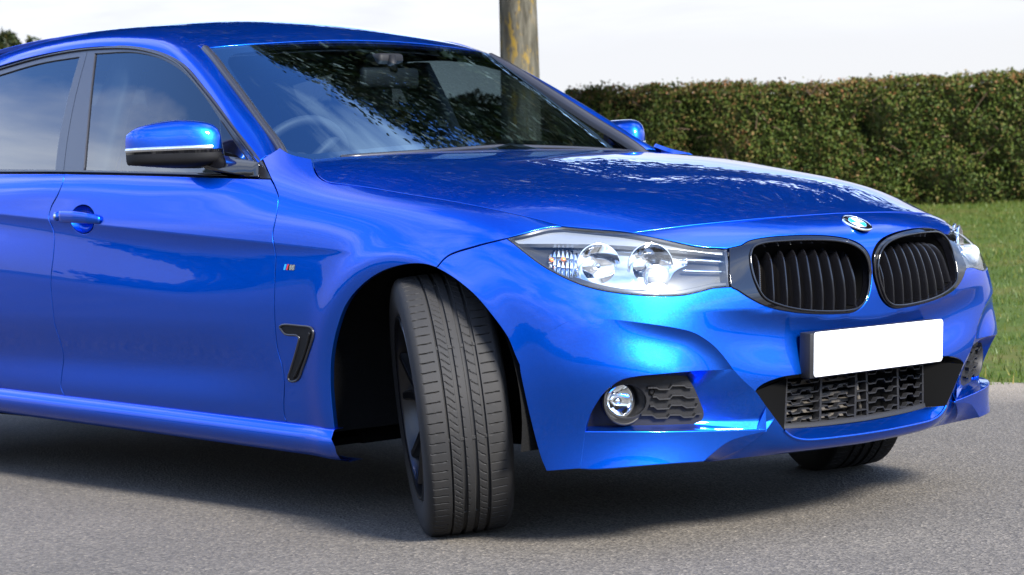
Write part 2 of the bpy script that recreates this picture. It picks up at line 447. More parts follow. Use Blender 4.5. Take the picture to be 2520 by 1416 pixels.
M['liner'] = pmat('wheel_arch_felt', (.004, .004, .004), rough=.95, spec=.1, bump=(160, .6, .004))
M['chrome'] = pmat('chrome', (.86, .87, .88), rough=.06, metal=1.0)
M['satin'] = pmat('satin_silver', (.62, .64, .66), rough=.25, metal=1.0)
M['bright_metal'] = pmat('polished_lamp_metal', (.70, .72, .74), rough=.13, metal=1.0)
M['plate'] = pmat('white_plate', (.62, .62, .615), rough=.28)
M['white'] = pmat('white_enamel', (.85, .85, .85), rough=.25)
M['cyan'] = pmat('sky_blue_enamel', (.02, .36, .68), rough=.2, coat=1)
M['red'] = pmat('red_enamel', (.55, .02, .03), rough=.3, coat=1)
M['navy'] = pmat('dark_blue_enamel', (.02, .04, .22), rough=.3, coat=1)
M['amber'] = pmat('amber_bulb', (.75, .18, .01), rough=.15, coat=1)
M['lamp_black'] = pmat('dark_grey_lamp_housing', (.012, .0125, .014), rough=.35)
M['radiator'] = pmat('dusty_radiator', (.06, .051, .04), rough=.7, vary=(40, (.03, .026, .022), .2))
M['seat'] = pmat('dark_seat_cloth', (.03, .03, .034), rough=.85)
M['dash'] = pmat('dark_dashboard', (.028, .029, .032), rough=.6)
M['grey_lining'] = pmat('grey_headlining', (.30, .30, .29), rough=.9)
M['rubber'] = pmat('tyre_rubber', (.0075, .0075, .0078), rough=.75, spec=.3, vary=(9, (.013, .0122, .0115), .22), bump=(420, .35, .0012))
M['rim'] = pmat('black_wheel_paint', (.003, .003, .0035), rough=.30, spec=.35)
M['grey_plastic'] = pmat('grey_cabin_plastic', (.022, .023, .025), rough=.6)
M['disc'] = pmat('brake_disc_steel', (.06, .057, .055), rough=.35, metal=1.0)

def glass_mat(name, tint, refl=1.5, rough=0.0, f0=None, gcol=(1, 1, 1)):
    """thin glass: tinted see-through with a mirror reflection that grows at grazing angles"""
    m, n, l, p = new_mat(name); n.remove(p); out = n['Material Output']
    t = n.new('ShaderNodeBsdfTransparent'); t.inputs['Color'].default_value = (*tint, 1)
    g = n.new('ShaderNodeBsdfGlossy'); g.inputs['Roughness'].default_value = rough; g.inputs['Color'].default_value = (*gcol, 1)
    geo = n.new('ShaderNodeNewGeometry'); dt = n.new('ShaderNodeVectorMath'); dt.operation = 'DOT_PRODUCT'; l.new(geo.outputs['Incoming'], dt.inputs[0]); l.new(geo.outputs['Normal'], dt.inputs[1])
    ab = n.new('ShaderNodeMath'); ab.operation = 'ABSOLUTE'; l.new(dt.outputs['Value'], ab.inputs[0])
    om = n.new('ShaderNodeMath'); om.operation = 'SUBTRACT'; om.inputs[0].default_value = 1.0; l.new(ab.outputs[0], om.inputs[1])
    pw = n.new('ShaderNodeMath'); pw.operation = 'POWER'; pw.inputs[1].default_value = 4.6; l.new(om.outputs[0], pw.inputs[0])
    f0 = f0 or ((refl-1)/(refl+1))**2*1.7                # two surfaces of a thin pane
    f = n.new('ShaderNodeMath'); f.operation = 'MULTIPLY_ADD'; f.inputs[1].default_value = 1-f0; f.inputs[2].default_value = f0; l.new(pw.outputs[0], f.inputs[0])
    mx = n.new('ShaderNodeMixShader'); l.new(f.outputs[0], mx.inputs[0]); l.new(t.outputs[0], mx.inputs[1]); l.new(g.outputs[0], mx.inputs[2])
    l.new(mx.outputs[0], out.inputs['Surface']); return m
M['windscreen'] = glass_mat('windscreen_glass', (.50, .60, .63), f0=.20, gcol=(.55, .80, 1.0))   # heat-reflecting pane with a blue sheen
M['side_glass'] = glass_mat('tinted_side_glass', (.26, .32, .35), 1.5)
M['privacy_glass'] = glass_mat('privacy_glass', (.07, .085, .095), 1.5)
M['lens'] = glass_mat('clear_lamp_lens', (.94, .95, .95), 1.5)
M['frit'] = pmat('black_glass_border', (.005, .005, .006), rough=.02, coat=1.0, coat_rough=.0, spec=1.0)
# ================================================================== THE PLACE
ED = np.array([.67, .742, 0.0]); ED /= np.linalg.norm(ED); EN = np.array([-ED[1], ED[0], 0.0]); EO = np.array([-1.1, 3.2, 0.0])
def verge(a, w, z=0.0): return EO+ED*a+EN*w+np.array([0, 0, z])
D2 = np.array([-.985, .17, 0.0])
def kerb(a, w, z=0.0):      # the road edge bends away behind the car
    q = ED*a if a >= 0 else D2*(-a)
    return EO+q+EN*w+np.array([0, 0, z])
def fbm(x, y, s, seed=0, o=3):
    v = 0; 
    for k in range(o): v += noise.noise(Vector((x*s*2**k+seed*7.3, y*s*2**k-seed*3.1, seed)))/2**k
    return v
def bank(w): return .66*float(sstep0(w/13.0)) if w > 0 else 0.0
def sstep0(x): x = min(1, max(0, x)); return x*(.55+.45*x)
def attr_mat(name, stops, rough=.6, transl=0.0, noise_scale=None, dark=None, spec=.3):
    """leaf material: colour picked per leaf from the 'tint' attribute"""
    m, n, l, p = new_mat(name); a = n.new('ShaderNodeAttribute'); a.attribute_name = 'tint'
    r = n.new('ShaderNodeValToRGB'); e = r.color_ramp.elements
    for k, (pos, col) in enumerate(stops):
        q = e[k] if k < 2 else e.new(pos); q.position = pos; q.color = (*col, 1)
    l.new(a.outputs['Fac'], r.inputs['Fac']); l.new(r.outputs['Color'], p.inputs['Base Color'])
    p.inputs['Roughness'].default_value = rough; p.inputs['Specular IOR Level'].default_value = spec
    if transl:
        t = n.new('ShaderNodeBsdfTranslucent'); l.new(r.outputs['Color'], t.inputs['Color']); mx = n.new('ShaderNodeMixShader'); mx.inputs[0].default_value = transl
        l.new(p.outputs[0], mx.inputs[1]); l.new(t.outputs[0], mx.inputs[2]); l.new(mx.outputs[0], n['Material Output'].inputs['Surface'])
    return m
def leaf_mesh(name, P, size, mat, tint, asp=.55, nrm=None, flat=0.0):
    """one folded quad per leaf at points P"""
    n = len(P); u = rng.normal(size=(n, 3)); u /= np.linalg.norm(u, axis=1)[:, None]
    w = rng.normal(size=(n, 3))
    if nrm is not None: w = w*(1-flat)+np.cross(nrm, u)*flat*2
    v = np.cross(u, w); v /= np.linalg.norm(v, axis=1)[:, None]; k = np.cross(u, v)
    s = (size*rng.uniform(.6, 1.35, n))[:, None]
    V = np.stack([P-u*s*.5, P+v*s*asp*.5+k*s*.10, P+u*s*.5, P-v*s*asp*.5+k*s*.10], 1).reshape(-1, 3)
    me = bpy.data.meshes.new(name); me.vertices.add(4*n); me.vertices.foreach_set('co', V.ravel())
    me.loops.add(4*n); me.loops.foreach_set('vertex_index', np.arange(4*n)); me.polygons.add(n); me.polygons.foreach_set('loop_start', np.arange(0, 4*n, 4)); me.update(calc_edges=True)
    at = me.attributes.new('tint', 'FLOAT', 'FACE'); at.data.foreach_set('value', np.clip(tint, 0, 1).astype(np.float32))
    me.materials.append(mat); return me

# ---- sky, ground, road
def tex_mat_asphalt():
    m, n, l, p = new_mat('asphalt'); t = n.new('ShaderNodeTexCoord')
    def tex(kind, scale, **k):
        x = n.new(kind); x.inputs['Scale'].default_value = scale; l.new(t.outputs['Object'], x.inputs['Vector'])
        for a, b in k.items(): x.inputs[a].default_value = b
        return x
    v = tex('ShaderNodeTexVoronoi', 120); v2 = tex('ShaderNodeTexVoronoi', 260); big = tex('ShaderNodeTexNoise', .7, Detail=7, Roughness=.6); mid = tex('ShaderNodeTexNoise', 60, Detail=6, Roughness=.7)
    sc = n.new('ShaderNodeSeparateColor'); l.new(v.outputs['Color'], sc.inputs[0]); sc2 = n.new('ShaderNodeSeparateColor'); l.new(v2.outputs['Color'], sc2.inputs[0])
    r = n.new('ShaderNodeValToRGB'); e = r.color_ramp.elements; e[0].position = 0; e[0].color = (0.0157, 0.0152, 0.0148, 1); e[1].position = 1; e[1].color = (0.1913, 0.1783, 0.1609, 1)
    for pos, c in ((.22, (0.0383, 0.0370, 0.0357)), (.6, (0.0674, 0.0652, 0.0630)), (.9, (0.0957, 0.0922, 0.0870))): q = e.new(pos); q.color = (*c, 1)
    mx = n.new('ShaderNodeMath'); mx.operation = 'MULTIPLY_ADD'; mx.inputs[1].default_value = .55; l.new(sc.outputs[0], mx.inputs[0])
    m2 = n.new('ShaderNodeMath'); m2.operation = 'MULTIPLY'; m2.inputs[1].default_value = .45; l.new(sc2.outputs[1], m2.inputs[0]); l.new(m2.outputs[0], mx.inputs[2])
    l.new(mx.outputs[0], r.inputs['Fac'])
    mr = n.new('ShaderNodeMapRange'); mr.inputs['From Min'].default_value = .3; mr.inputs['From Max'].default_value = .7; mr.inputs['To Min'].default_value = .84; mr.inputs['To Max'].default_value = 1.14; l.new(big.outputs['Fac'], mr.inputs['Value'])
    mr2 = n.new('ShaderNodeMapRange'); mr2.inputs['From Min'].default_value = .3; mr2.inputs['From Max'].default_value = .7; mr2.inputs['To Min'].default_value = .72; mr2.inputs['To Max'].default_value = 1.25; l.new(mid.outputs['Fac'], mr2.inputs['Value'])
    mm = n.new('ShaderNodeMath'); mm.operation = 'MULTIPLY'; l.new(mr.outputs[0], mm.inputs[0]); l.new(mr2.outputs[0], mm.inputs[1])
    sv = n.new('ShaderNodeVectorMath'); sv.operation = 'SCALE'; l.new(r.outputs['Color'], sv.inputs[0]); l.new(mm.outputs[0], sv.inputs['Scale'])
    wn = n.new('ShaderNodeAttribute'); wn.attribute_name = 'worn'
    wm = n.new('ShaderNodeMix'); wm.data_type = 'RGBA'; wf = n.new('ShaderNodeMath'); wf.operation = 'MULTIPLY'; l.new(wn.outputs['Fac'], wf.inputs[0]); l.new(mr2.outputs[0], wf.inputs[1]); l.new(wf.outputs[0], wm.inputs['Factor'])
    pale = n.new('ShaderNodeVectorMath'); pale.operation = 'MULTIPLY_ADD'; l.new(sv.outputs[0], pale.inputs[0]); pale.inputs[1].default_value = (.9, .88, .85); pale.inputs[2].default_value = (.075, .069, .060)
    l.new(sv.outputs[0], wm.inputs['A']); l.new(pale.outputs[0], wm.inputs['B'])
    tw_ = n.new('ShaderNodeVectorMath'); tw_.operation = 'MULTIPLY'; tw_.inputs[1].default_value = (1.10, 1.0, .86); l.new(wm.outputs['Result'], tw_.inputs[0])
    l.new(tw_.outputs[0], p.inputs['Base Color']); p.inputs['Roughness'].default_value = .82; p.inputs['Specular IOR Level'].default_value = .35
    b = n.new('ShaderNodeBump'); b.inputs['Strength'].default_value = .8; b.inputs['Distance'].default_value = .004
    ad = n.new('ShaderNodeMath'); ad.operation = 'ADD'; l.new(v.outputs['Distance'], ad.inputs[0]); l.new(mid.outputs['Fac'], ad.inputs[1]); l.new(ad.outputs[0], b.inputs['Height']); l.new(b.outputs[0], p.inputs['Normal'])
    return m
def turf_mat(name, c1, c2, c3, s=.9):
    m, n, l, p = new_mat(name); t = n.new('ShaderNodeTexCoord')
    x = n.new('ShaderNodeTexNoise'); x.inputs['Scale'].default_value = s; x.inputs['Detail'].default_value = 9; x.inputs['Roughness'].default_value = .7; l.new(t.outputs['Object'], x.inputs['Vector'])
    r = n.new('ShaderNodeValToRGB'); e = r.color_ramp.elements; e[0].position = .36; e[0].color = (*c1, 1); e[1].position = .64; e[1].color = (*c3, 1); q = e.new(.5); q.color = (*c2, 1)
    l.new(x.outputs['Fac'], r.inputs['Fac']); l.new(r.outputs['Color'], p.inputs['Base Color']); p.inputs['Roughness'].default_value = .95; p.inputs['Specular IOR Level'].default_value = .1
    return m
M['asphalt'] = tex_mat_asphalt()
M['turf'] = turf_mat('turf', (0.0196, 0.0370, 0.0052), (0.0326, 0.0500, 0.0078), (0.0565, 0.0543, 0.0152))
M['field'] = turf_mat('field', (0.0217, 0.0370, 0.0087), (0.0326, 0.0478, 0.0130), (0.0522, 0.0522, 0.0196), .05)
# ground: one sheet out to the horizon, sunk below the road; road and bank lie on it
g = MB(); g.add([(-1500, -1500, -.06), (1500, -1500, -.06), (1500, 1500, -.06), (-1500, 1500, -.06)], [(0, 1, 2, 3)]); tag(g.build('ground', M['field']), kind='structure')
rd_ = MB(); na = 240; A_l = np.linspace(-70, 70, na)
edge = [kerb(a, .10*fbm(a, 0, .5, 2)+.035*fbm(a, 0, 3.1, 5)+.02*fbm(a, 0, 14, 6)) for a in A_l]
rw_ = [0, -.35, -.75+0, -1.1, -60]
rd_.add(edge+[kerb(a, w+.12*fbm(a, w, .7, 4)) for w in rw_[1:] for a in A_l], [(k*na+i, k*na+i+1, (k+1)*na+i+1, (k+1)*na+i) for k in range(4) for i in range(na-1)])
ro = rd_.build('road', M['asphalt'], smooth=False); tag(ro, kind='structure')
wa = ro.data.attributes.new('worn', 'FLOAT', 'POINT'); wa.data.foreach_set('value', np.repeat([1.0, .9, .45, 0, 0], na).astype(np.float32))
bk_ = MB(); ws_l = np.concatenate([[-.35, -.1], np.linspace(.05, 14, 40), [18, 30, 60, 140]]); al = np.concatenate([[-160, -60], np.linspace(-24, 24, 120), [60, 160]])
bk_.add([kerb(a, w, bank(w)-(.03 if w < 0 else 0)+(.018*fbm(a, w, .8, 3)+.008*fbm(a, w, 4, 4) if 0 < w < 30 else 0)-(max(0, w-14)*.006)) for a in al for w in ws_l], grid_faces(len(al), len(ws_l)))
tag(bk_.build('grass_bank', M['turf']), kind='structure')

# ---- grass blades on the bank
def blades():
    n = 150000
    a = np.concatenate([rng.uniform(-3, 9, int(n*.72)), rng.uniform(-20, 20, n-int(n*.72))]); w = np.abs(rng.uniform(-.03, 13.2, n))
    cl = np.array([fbm(x, y, .9, 9, 2) for x, y in zip(a[::6], w[::6])]).repeat(6)[:n]
    z = np.array([bank(x) for x in w])
    P = EO+np.where(a[:, None] >= 0, a[:, None]*ED, -a[:, None]*D2)+w[:, None]*EN; P[:, 2] += z
    h = rng.uniform(.014, .040, n)*(1+.7*np.clip(cl, -.6, .8)); wd = rng.uniform(.003, .0065, n)
    yaw = rng.uniform(0, 6.283, n); lean = rng.normal(0, .4, (n, 2))
    d = np.stack([np.cos(yaw), np.sin(yaw), np.zeros(n)], 1)*wd[:, None]
    tip = P+np.stack([lean[:, 0]*h, lean[:, 1]*h, h], 1)
    V = np.stack([P-d-[0, 0, .01], P+d-[0, 0, .01], tip], 1).reshape(-1, 3)
    me = bpy.data.meshes.new('grass'); me.vertices.add(3*n); me.vertices.foreach_set('co', V.ravel()); me.loops.add(3*n); me.loops.foreach_set('vertex_index', np.arange(3*n)); me.polygons.add(n); me.polygons.foreach_set('loop_start', np.arange(0, 3*n, 3)); me.update(calc_edges=True)
    tint = np.clip(.42+.30*cl+rng.normal(0, .16, n), 0, 1)
    at = me.attributes.new('tint', 'FLOAT', 'FACE'); at.data.foreach_set('value', tint.astype(np.float32))
    me.materials.append(attr_mat('grass_blade', [(0, (.016, .040, .003)), (.45, (.045, .073, .005)), (.7, (.082, .088, .010)), (1, (.16, .122, .036))], .55, .3)); return me
tag(link(bpy.data.objects.new('grass', blades())), kind='stuff')

# ---- hedges
M['bark_dark'] = pmat('hedge_stems', (0.0522, 0.0304, 0.0174), rough=.9, vary=(30, (0.0870, 0.0522, 0.0304), .2))
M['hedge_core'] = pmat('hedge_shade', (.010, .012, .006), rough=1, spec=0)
def hedge(a0, a1, w0, thick, ztop, zbase, n, stops, label, size, seed, leaf_lo=.0, twigs=140):
    e = empty('hedge', tuple(verge((a0+a1)/2, w0+thick/2, zbase)))
    tag(e, label, 'hedge')
    inv = -np.array(e.location)
    top = lambda a: ztop(a)+.075*fbm(a, 0, .9, seed)+.03*fbm(a, 0, 4.5, seed+1)
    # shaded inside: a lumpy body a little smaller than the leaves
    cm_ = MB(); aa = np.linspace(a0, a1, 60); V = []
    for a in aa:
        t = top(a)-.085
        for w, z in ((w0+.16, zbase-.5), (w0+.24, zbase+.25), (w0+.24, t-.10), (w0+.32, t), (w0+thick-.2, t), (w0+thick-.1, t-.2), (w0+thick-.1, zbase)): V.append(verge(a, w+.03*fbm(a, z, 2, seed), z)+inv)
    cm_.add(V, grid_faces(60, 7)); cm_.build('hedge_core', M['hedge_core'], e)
    # leaves through the outer layer of the front, top and ends
    nf = int(n*.74); nt_ = n-nf
    a = rng.uniform(a0, a1, nf); zz = rng.uniform(0, 1, nf); t = np.array([top(x) for x in a]); z = zbase+leaf_lo*(rng.uniform(0, 1, nf)**.5)*0+(t-zbase)*zz
    lump = np.array([fbm(x, y, 2.2, seed+2, 3) for x, y in zip(a, z)])
    dpt = rng.exponential(.06, nf); w = w0-.22*lump+np.clip(dpt, 0, .3)-.02+.10*np.clip(zz-.86, 0, 1)/.14+.09*np.clip(.12-zz, 0, 1)/.12
    P1 = EO+a[:, None]*ED+w[:, None]*EN; P1[:, 2] = z
    a2 = rng.uniform(a0, a1, nt_); w2 = rng.uniform(w0, w0+thick, nt_); P2 = EO+a2[:, None]*ED+w2[:, None]*EN
    P2[:, 2] = np.array([top(x)+.05*fbm(x, y, 3, seed+3) for x, y in zip(a2, w2)])-np.abs(rng.normal(0, .05, nt_))+rng.exponential(.012, nt_)
    P = np.concatenate([P1, P2]); hue = np.array([fbm(p[0]+p[1], p[2]*1.5, 1.1, seed+5, 3) for p in P[::3]]).repeat(3)[:len(P)]
    hue += .9*np.array([fbm(p[0]+p[1], p[2], .45, seed+9, 2) for p in P[::3]]).repeat(3)[:len(P)]
    hf = np.concatenate([zz, np.full(nt_, 1.0)])
    tint = .49+.32*hue+.34*np.clip((hf-.84)/.16, 0, 1)*rng.uniform(0, 1, len(P))+rng.normal(0, .16, len(P))
    me = leaf_mesh('foliage', P+inv, size, attr_mat('hedge_leaf_%d' % seed, stops, .62, .15, spec=.12), tint, .6)
    o = bpy.data.objects.new('foliage', me); link(o, e); o['kind'] = 'stuff'
    tw = MB()
    for k in range(twigs):
        a = rng.uniform(a0, a1); z = zbase+rng.uniform(.05, 1)**.6*(top(a)-zbase); q = verge(a, w0+.05-.05*rng.rand(), z)
        d_ = ED*rng.normal(0, .7)+EN*rng.normal(-.1, .25)+np.array([0, 0, rng.uniform(-.1, .9)]); d_ /= np.linalg.norm(d_); l_ = rng.uniform(.08, .26)
        tube(tw, np.array([q, q+d_*l_*.5+rng.normal(0, .012, 3), q+d_*l_+rng.normal(0, .02, 3)])+inv, .005, 4, False, rs=[.005, .004, .002])
    tag(tw.build('twigs', M['bark_dark'], e), kind='stuff'); return e
HG = [(0, (.008, .016, .003)), (.35, (.024, .040, .006)), (.6, (.046, .062, .010)), (.8, (.085, .062, .022)), (1, (.13, .060, .024))]
ztop_main = lambda a: 1.985+.004*a
hedge(-1.4, 10, 13.0, 1.3, ztop_main, .60, 120000, HG, 'clipped dark green hedge along the top of the grass bank', .037, 11)
HB = [(0, (0.0174, 0.0261, 0.0065)), (.4, (0.0435, 0.0478, 0.0130)), (.7, (0.0870, 0.0652, 0.0217)), (1, (0.1304, 0.0739, 0.0261))]
hedge(-10, -.2, 15.2, 1.2, lambda a: 2.02-.012*a, .60, 36000, HB, 'straw brown hedge behind the trunk, seen past the windscreen pillar', .045, 23, twigs=60)

# ---- trees
def bark_mat():
    m, n, l, p = new_mat('lichen_bark'); t = n.new('ShaderNodeTexCoord')
    mp = n.new('ShaderNodeMapping'); mp.inputs['Scale'].default_value = (10, 10, 1.6); l.new(t.outputs['Object'], mp.inputs['Vector'])
    a = n.new('ShaderNodeTexNoise'); a.inputs['Scale'].default_value = 1.6; a.inputs['Detail'].default_value = 8; a.inputs['Roughness'].default_value = .65; l.new(mp.outputs[0], a.inputs['Vector'])
    r = n.new('ShaderNodeValToRGB'); e = r.color_ramp.elements; e[0].position = .36; e[0].color = (0.0285, 0.0254, 0.0183, 1); e[1].position = .64; e[1].color = (0.1022, 0.0926, 0.0732, 1); q = e.new(.5); q.color = (0.0595, 0.0551, 0.0412, 1)
    l.new(a.outputs['Fac'], r.inputs['Fac'])
    mp2 = n.new('ShaderNodeMapping'); mp2.inputs['Scale'].default_value = (7, 7, 2.6); l.new(t.outputs['Object'], mp2.inputs['Vector'])
    b = n.new('ShaderNodeTexNoise'); b.inputs['Scale'].default_value = 1.5; b.inputs['Detail'].default_value = 7; b.inputs['Roughness'].default_value = .7; l.new(mp2.outputs[0], b.inputs['Vector'])
    s = n.new('ShaderNodeMapRange'); s.inputs['From Min'].default_value = .54; s.inputs['From Max'].default_value = .63; l.new(b.outputs['Fac'], s.inputs['Value'])
    mx = n.new('ShaderNodeMix'); mx.data_type = 'RGBA'; l.new(s.outputs[0], mx.inputs['Factor']); l.new(r.outputs['Color'], mx.inputs['A']); mx.inputs['B'].default_value = (0.1478, 0.0957, 0.0152, 1)
    c = n.new('ShaderNodeTexNoise'); c.inputs['Scale'].default_value = 4.5; c.inputs['Detail'].default_value = 5; l.new(mp2.outputs[0], c.inputs['Vector'])
    s2 = n.new('ShaderNodeMapRange'); s2.inputs['From Min'].default_value = .66; s2.inputs['From Max'].default_value = .72; l.new(c.outputs['Fac'], s2.inputs['Value'])
    m3 = n.new('ShaderNodeMix'); m3.data_type = 'RGBA'; l.new(s2.outputs[0], m3.inputs['Factor']); l.new(mx.outputs['Result'], m3.inputs['A']); m3.inputs['B'].default_value = (0.0304, 0.0239, 0.0174, 1)
    l.new(m3.outputs['Result'], p.inputs['Base Color']); p.inputs['Roughness'].default_value = .9; p.inputs['Specular IOR Level'].default_value = .15
    bm_ = n.new('ShaderNodeBump'); bm_.inputs['Strength'].default_value = 1.0; bm_.inputs['Distance'].default_value = .02; l.new(a.outputs['Fac'], bm_.inputs['Height']); l.new(bm_.outputs[0], p.inputs['Normal']); return m
M['bark'] = bark_mat()
LEAF = attr_mat('tree_leaf', [(0, (0.0061, 0.0113, 0.0026)), (.45, (0.0152, 0.0239, 0.0052)), (.75, (0.0370, 0.0370, 0.0087)), (1, (0.0696, 0.0435, 0.0130))], .5, .25)
def tree_parts(seed, H=13.5, rad=6.0, base=2.75):
    r_ = np.random.RandomState(seed); t = MB()
    zz = np.linspace(0, 5.2, 40); na_ = 28; V = []
    for z in zz:
        R0 = .168*(1-.05*z)+.07*math.exp(-z/.25)
        for k in range(na_):
            w = 2*math.pi*k/na_; q = 1+.05*fbm(math.cos(w)*1.5, math.sin(w)*1.5+z*.25, 1.2, seed)+.05*math.cos(3*w+1.0+.12*z)-.055*math.exp(-((w-4.35-.05*z)/.14)**2)
            V.append((R0*q*math.cos(w)+.02*math.sin(z*.9), R0*q*math.sin(w), z))
    t.add(V, grid_faces(40, na_, wrap_v=True))
    # limbs and clumps
    C = []
    for k in range(34):
        z0 = r_.uniform(2.6, 5.0); a = k*2.4+r_.uniform(-.4, .4); el = r_.uniform(.15, 1.15); L_ = r_.uniform(.55, 1.0)
        tip = np.array([math.cos(a)*math.cos(el)*rad*L_, math.sin(a)*math.cos(el)*rad*L_, min(H-1.2, z0+1.0+math.sin(el)*(H-z0)*L_*.85)])
        tip[2] = max(tip[2], base+1.2)
        midp = np.array([tip[0]*.45, tip[1]*.45, z0+(tip[2]-z0)*.5+.3])
        p = spline_pts(np.array([(0, 0, z0-.3), midp, tip]), 9); tube(t, p, .06, 7, False, rs=np.linspace(.085, .014, 9)); 
        for q in (.5, .72, .9, 1.0):
            b = p[int(q*8)]
            for j in range(3): C.append(b+r_.normal(0, .75, 3)*np.array([1, 1, .6]))
        for j in range(7):
            v_ = r_.normal(size=3); v_ /= np.linalg.norm(v_); v_ *= r_.uniform(.2, 1)**.4
            C.append(np.array([v_[0]*rad*.82, v_[1]*rad*.82, base+1+(H-base-1.6)*(.5+.5*v_[2])]))
    C = np.array(C); C = C[C[:, 2] > base+.35]
    P = []; T_ = []
    for c in C:
        n = r_.randint(170, 360); s = r_.uniform(.55, 1.05)
        d_ = r_.normal(size=(n, 3)); d_ /= np.linalg.norm(d_, axis=1)[:, None]
        q = c+d_*(s*r_.uniform(0, 1, n)**.45)[:, None]*np.array([1, 1, .62]); P.append(q); T_.append(np.full(n, r_.uniform(.2, .75)))
    P = np.concatenate(P); T_ = np.concatenate(T_)+r_.normal(0, .15, len(P)); m = P[:, 2] > base; P, T_ = P[m], T_[m]
    return t, P, T_
tp = on_plane([(1275, 190)], CAM_P+CD*17.0, CD)[0]
wv = float((tp-EO)@EN); av = float((tp-EO)@ED)
root = tuple(verge(av, wv, bank(wv)-.06))
tmesh = None
TREES = ((root, 0, 1.0, 'tall tree with a grey trunk patched with yellow lichen behind the car'), ((-9.6, 19.2, .5), 115, 1.4, 'tree beyond the right end of the hedge with a wide spreading crown'), ((-15.6, 6.0, .3), 230, 1.0, 'tree further left along the bank with its crown over the verge'), ((-9.2, 28.5, .6), 60, 1.5, 'farthest tree of the row, well beyond the hedge on the right'))
for k, (loc, rot, sc_, lab) in enumerate(TREES):
    e = empty('tree', loc); tag(e, lab, 'tree', 'trees along the grass bank'); e.rotation_euler = (R_(-1.6) if k == 0 else 0, R_(-1.2) if k == 0 else 0, R_(rot)); e.scale = (sc_, sc_, sc_)
    if k == 0:
        tk, P, T_ = tree_parts(5); trunk = tk.build('trunk', M['bark'], e); crown = link(bpy.data.objects.new('crown', leaf_mesh('crown', P, .14, LEAF, T_, .66)), e)
    else:
        for o in (trunk, crown): c = o.copy(); COL.objects.link(c); c.parent = e

# distant trees over the roof at the left edge
def small_tree(px, top, depth, wid, n, lab, seed):
    p = on_plane([(px, top)], CAM_P+CD*depth, CD)[0]; e = empty('distant_tree', (p[0], p[1], 0)); tag(e, lab, 'tree')
    r_ = np.random.RandomState(seed); t = MB(); tube(t, [(0, 0, 0), (0, 0, p[2]*.9)], .1, 8, rs=[.14, .03]); t.build('trunk', M['bark_dark'], e)
    z = p[2]*(1-.62*r_.uniform(0, 1, n)**1.3); f = (p[2]-z)/(p[2]*.62)
    R0 = wid*(.10+.9*f**.8); a = r_.uniform(0, 6.283, n); q = R0*np.sqrt(r_.uniform(.1, 1, n))*(1+.25*np.sin(3*a+z*2))
    P = np.stack([q*np.cos(a), q*np.sin(a), z], 1)+r_.normal(0, .05, (n, 3))
    link(bpy.data.objects.new('crown', leaf_mesh('crown', P, .20, LEAF, r_.uniform(.1, .8, n), .6)), e)
small_tree(18, 86, 60, 1.15, 5000, 'dark pointed tree far off above the car roof at the left edge', 3)
small_tree(-55, 60, 64, 1.6, 5000, 'larger dark tree far off beyond the left edge', 4)
small_tree(74, 98, 70, .30, 500, 'slim sapling far off just right of the pointed dark tree', 6)
small_tree(96, 104, 74, .28, 420, 'slimmest sapling far off over the roof, right of the other sapling', 8)

# the far side of the road, behind the camera: field hedge and a line of trees, met only as reflections
tl = MB(); Pn = []
def far_line(cx, cy, dirx, diry, L_, hmean, seed, n):
    r_ = np.random.RandomState(seed); s = r_.uniform(-L_, L_, n); h = np.array([hmean*(1+.35*fbm(x, 0, .06, seed)+.28*fbm(x, 0, .22, seed+1)) for x in s]); z = h*r_.uniform(0, 1, n)**.7
    return np.stack([cx+dirx*s+r_.normal(0, .9, n), cy+diry*s+r_.normal(0, .9, n), z], 1)
Pn = np.concatenate([far_line(10, -62, 1, -.10, 95, 3.1, 31, 22000), far_line(72, -10, .18, 1, 90, 3.4, 33, 22000)])
tag(link(bpy.data.objects.new('far_treeline', leaf_mesh('far_treeline', Pn, .8, LEAF, rng.uniform(.05, .6, len(Pn)), .8))), kind='stuff')
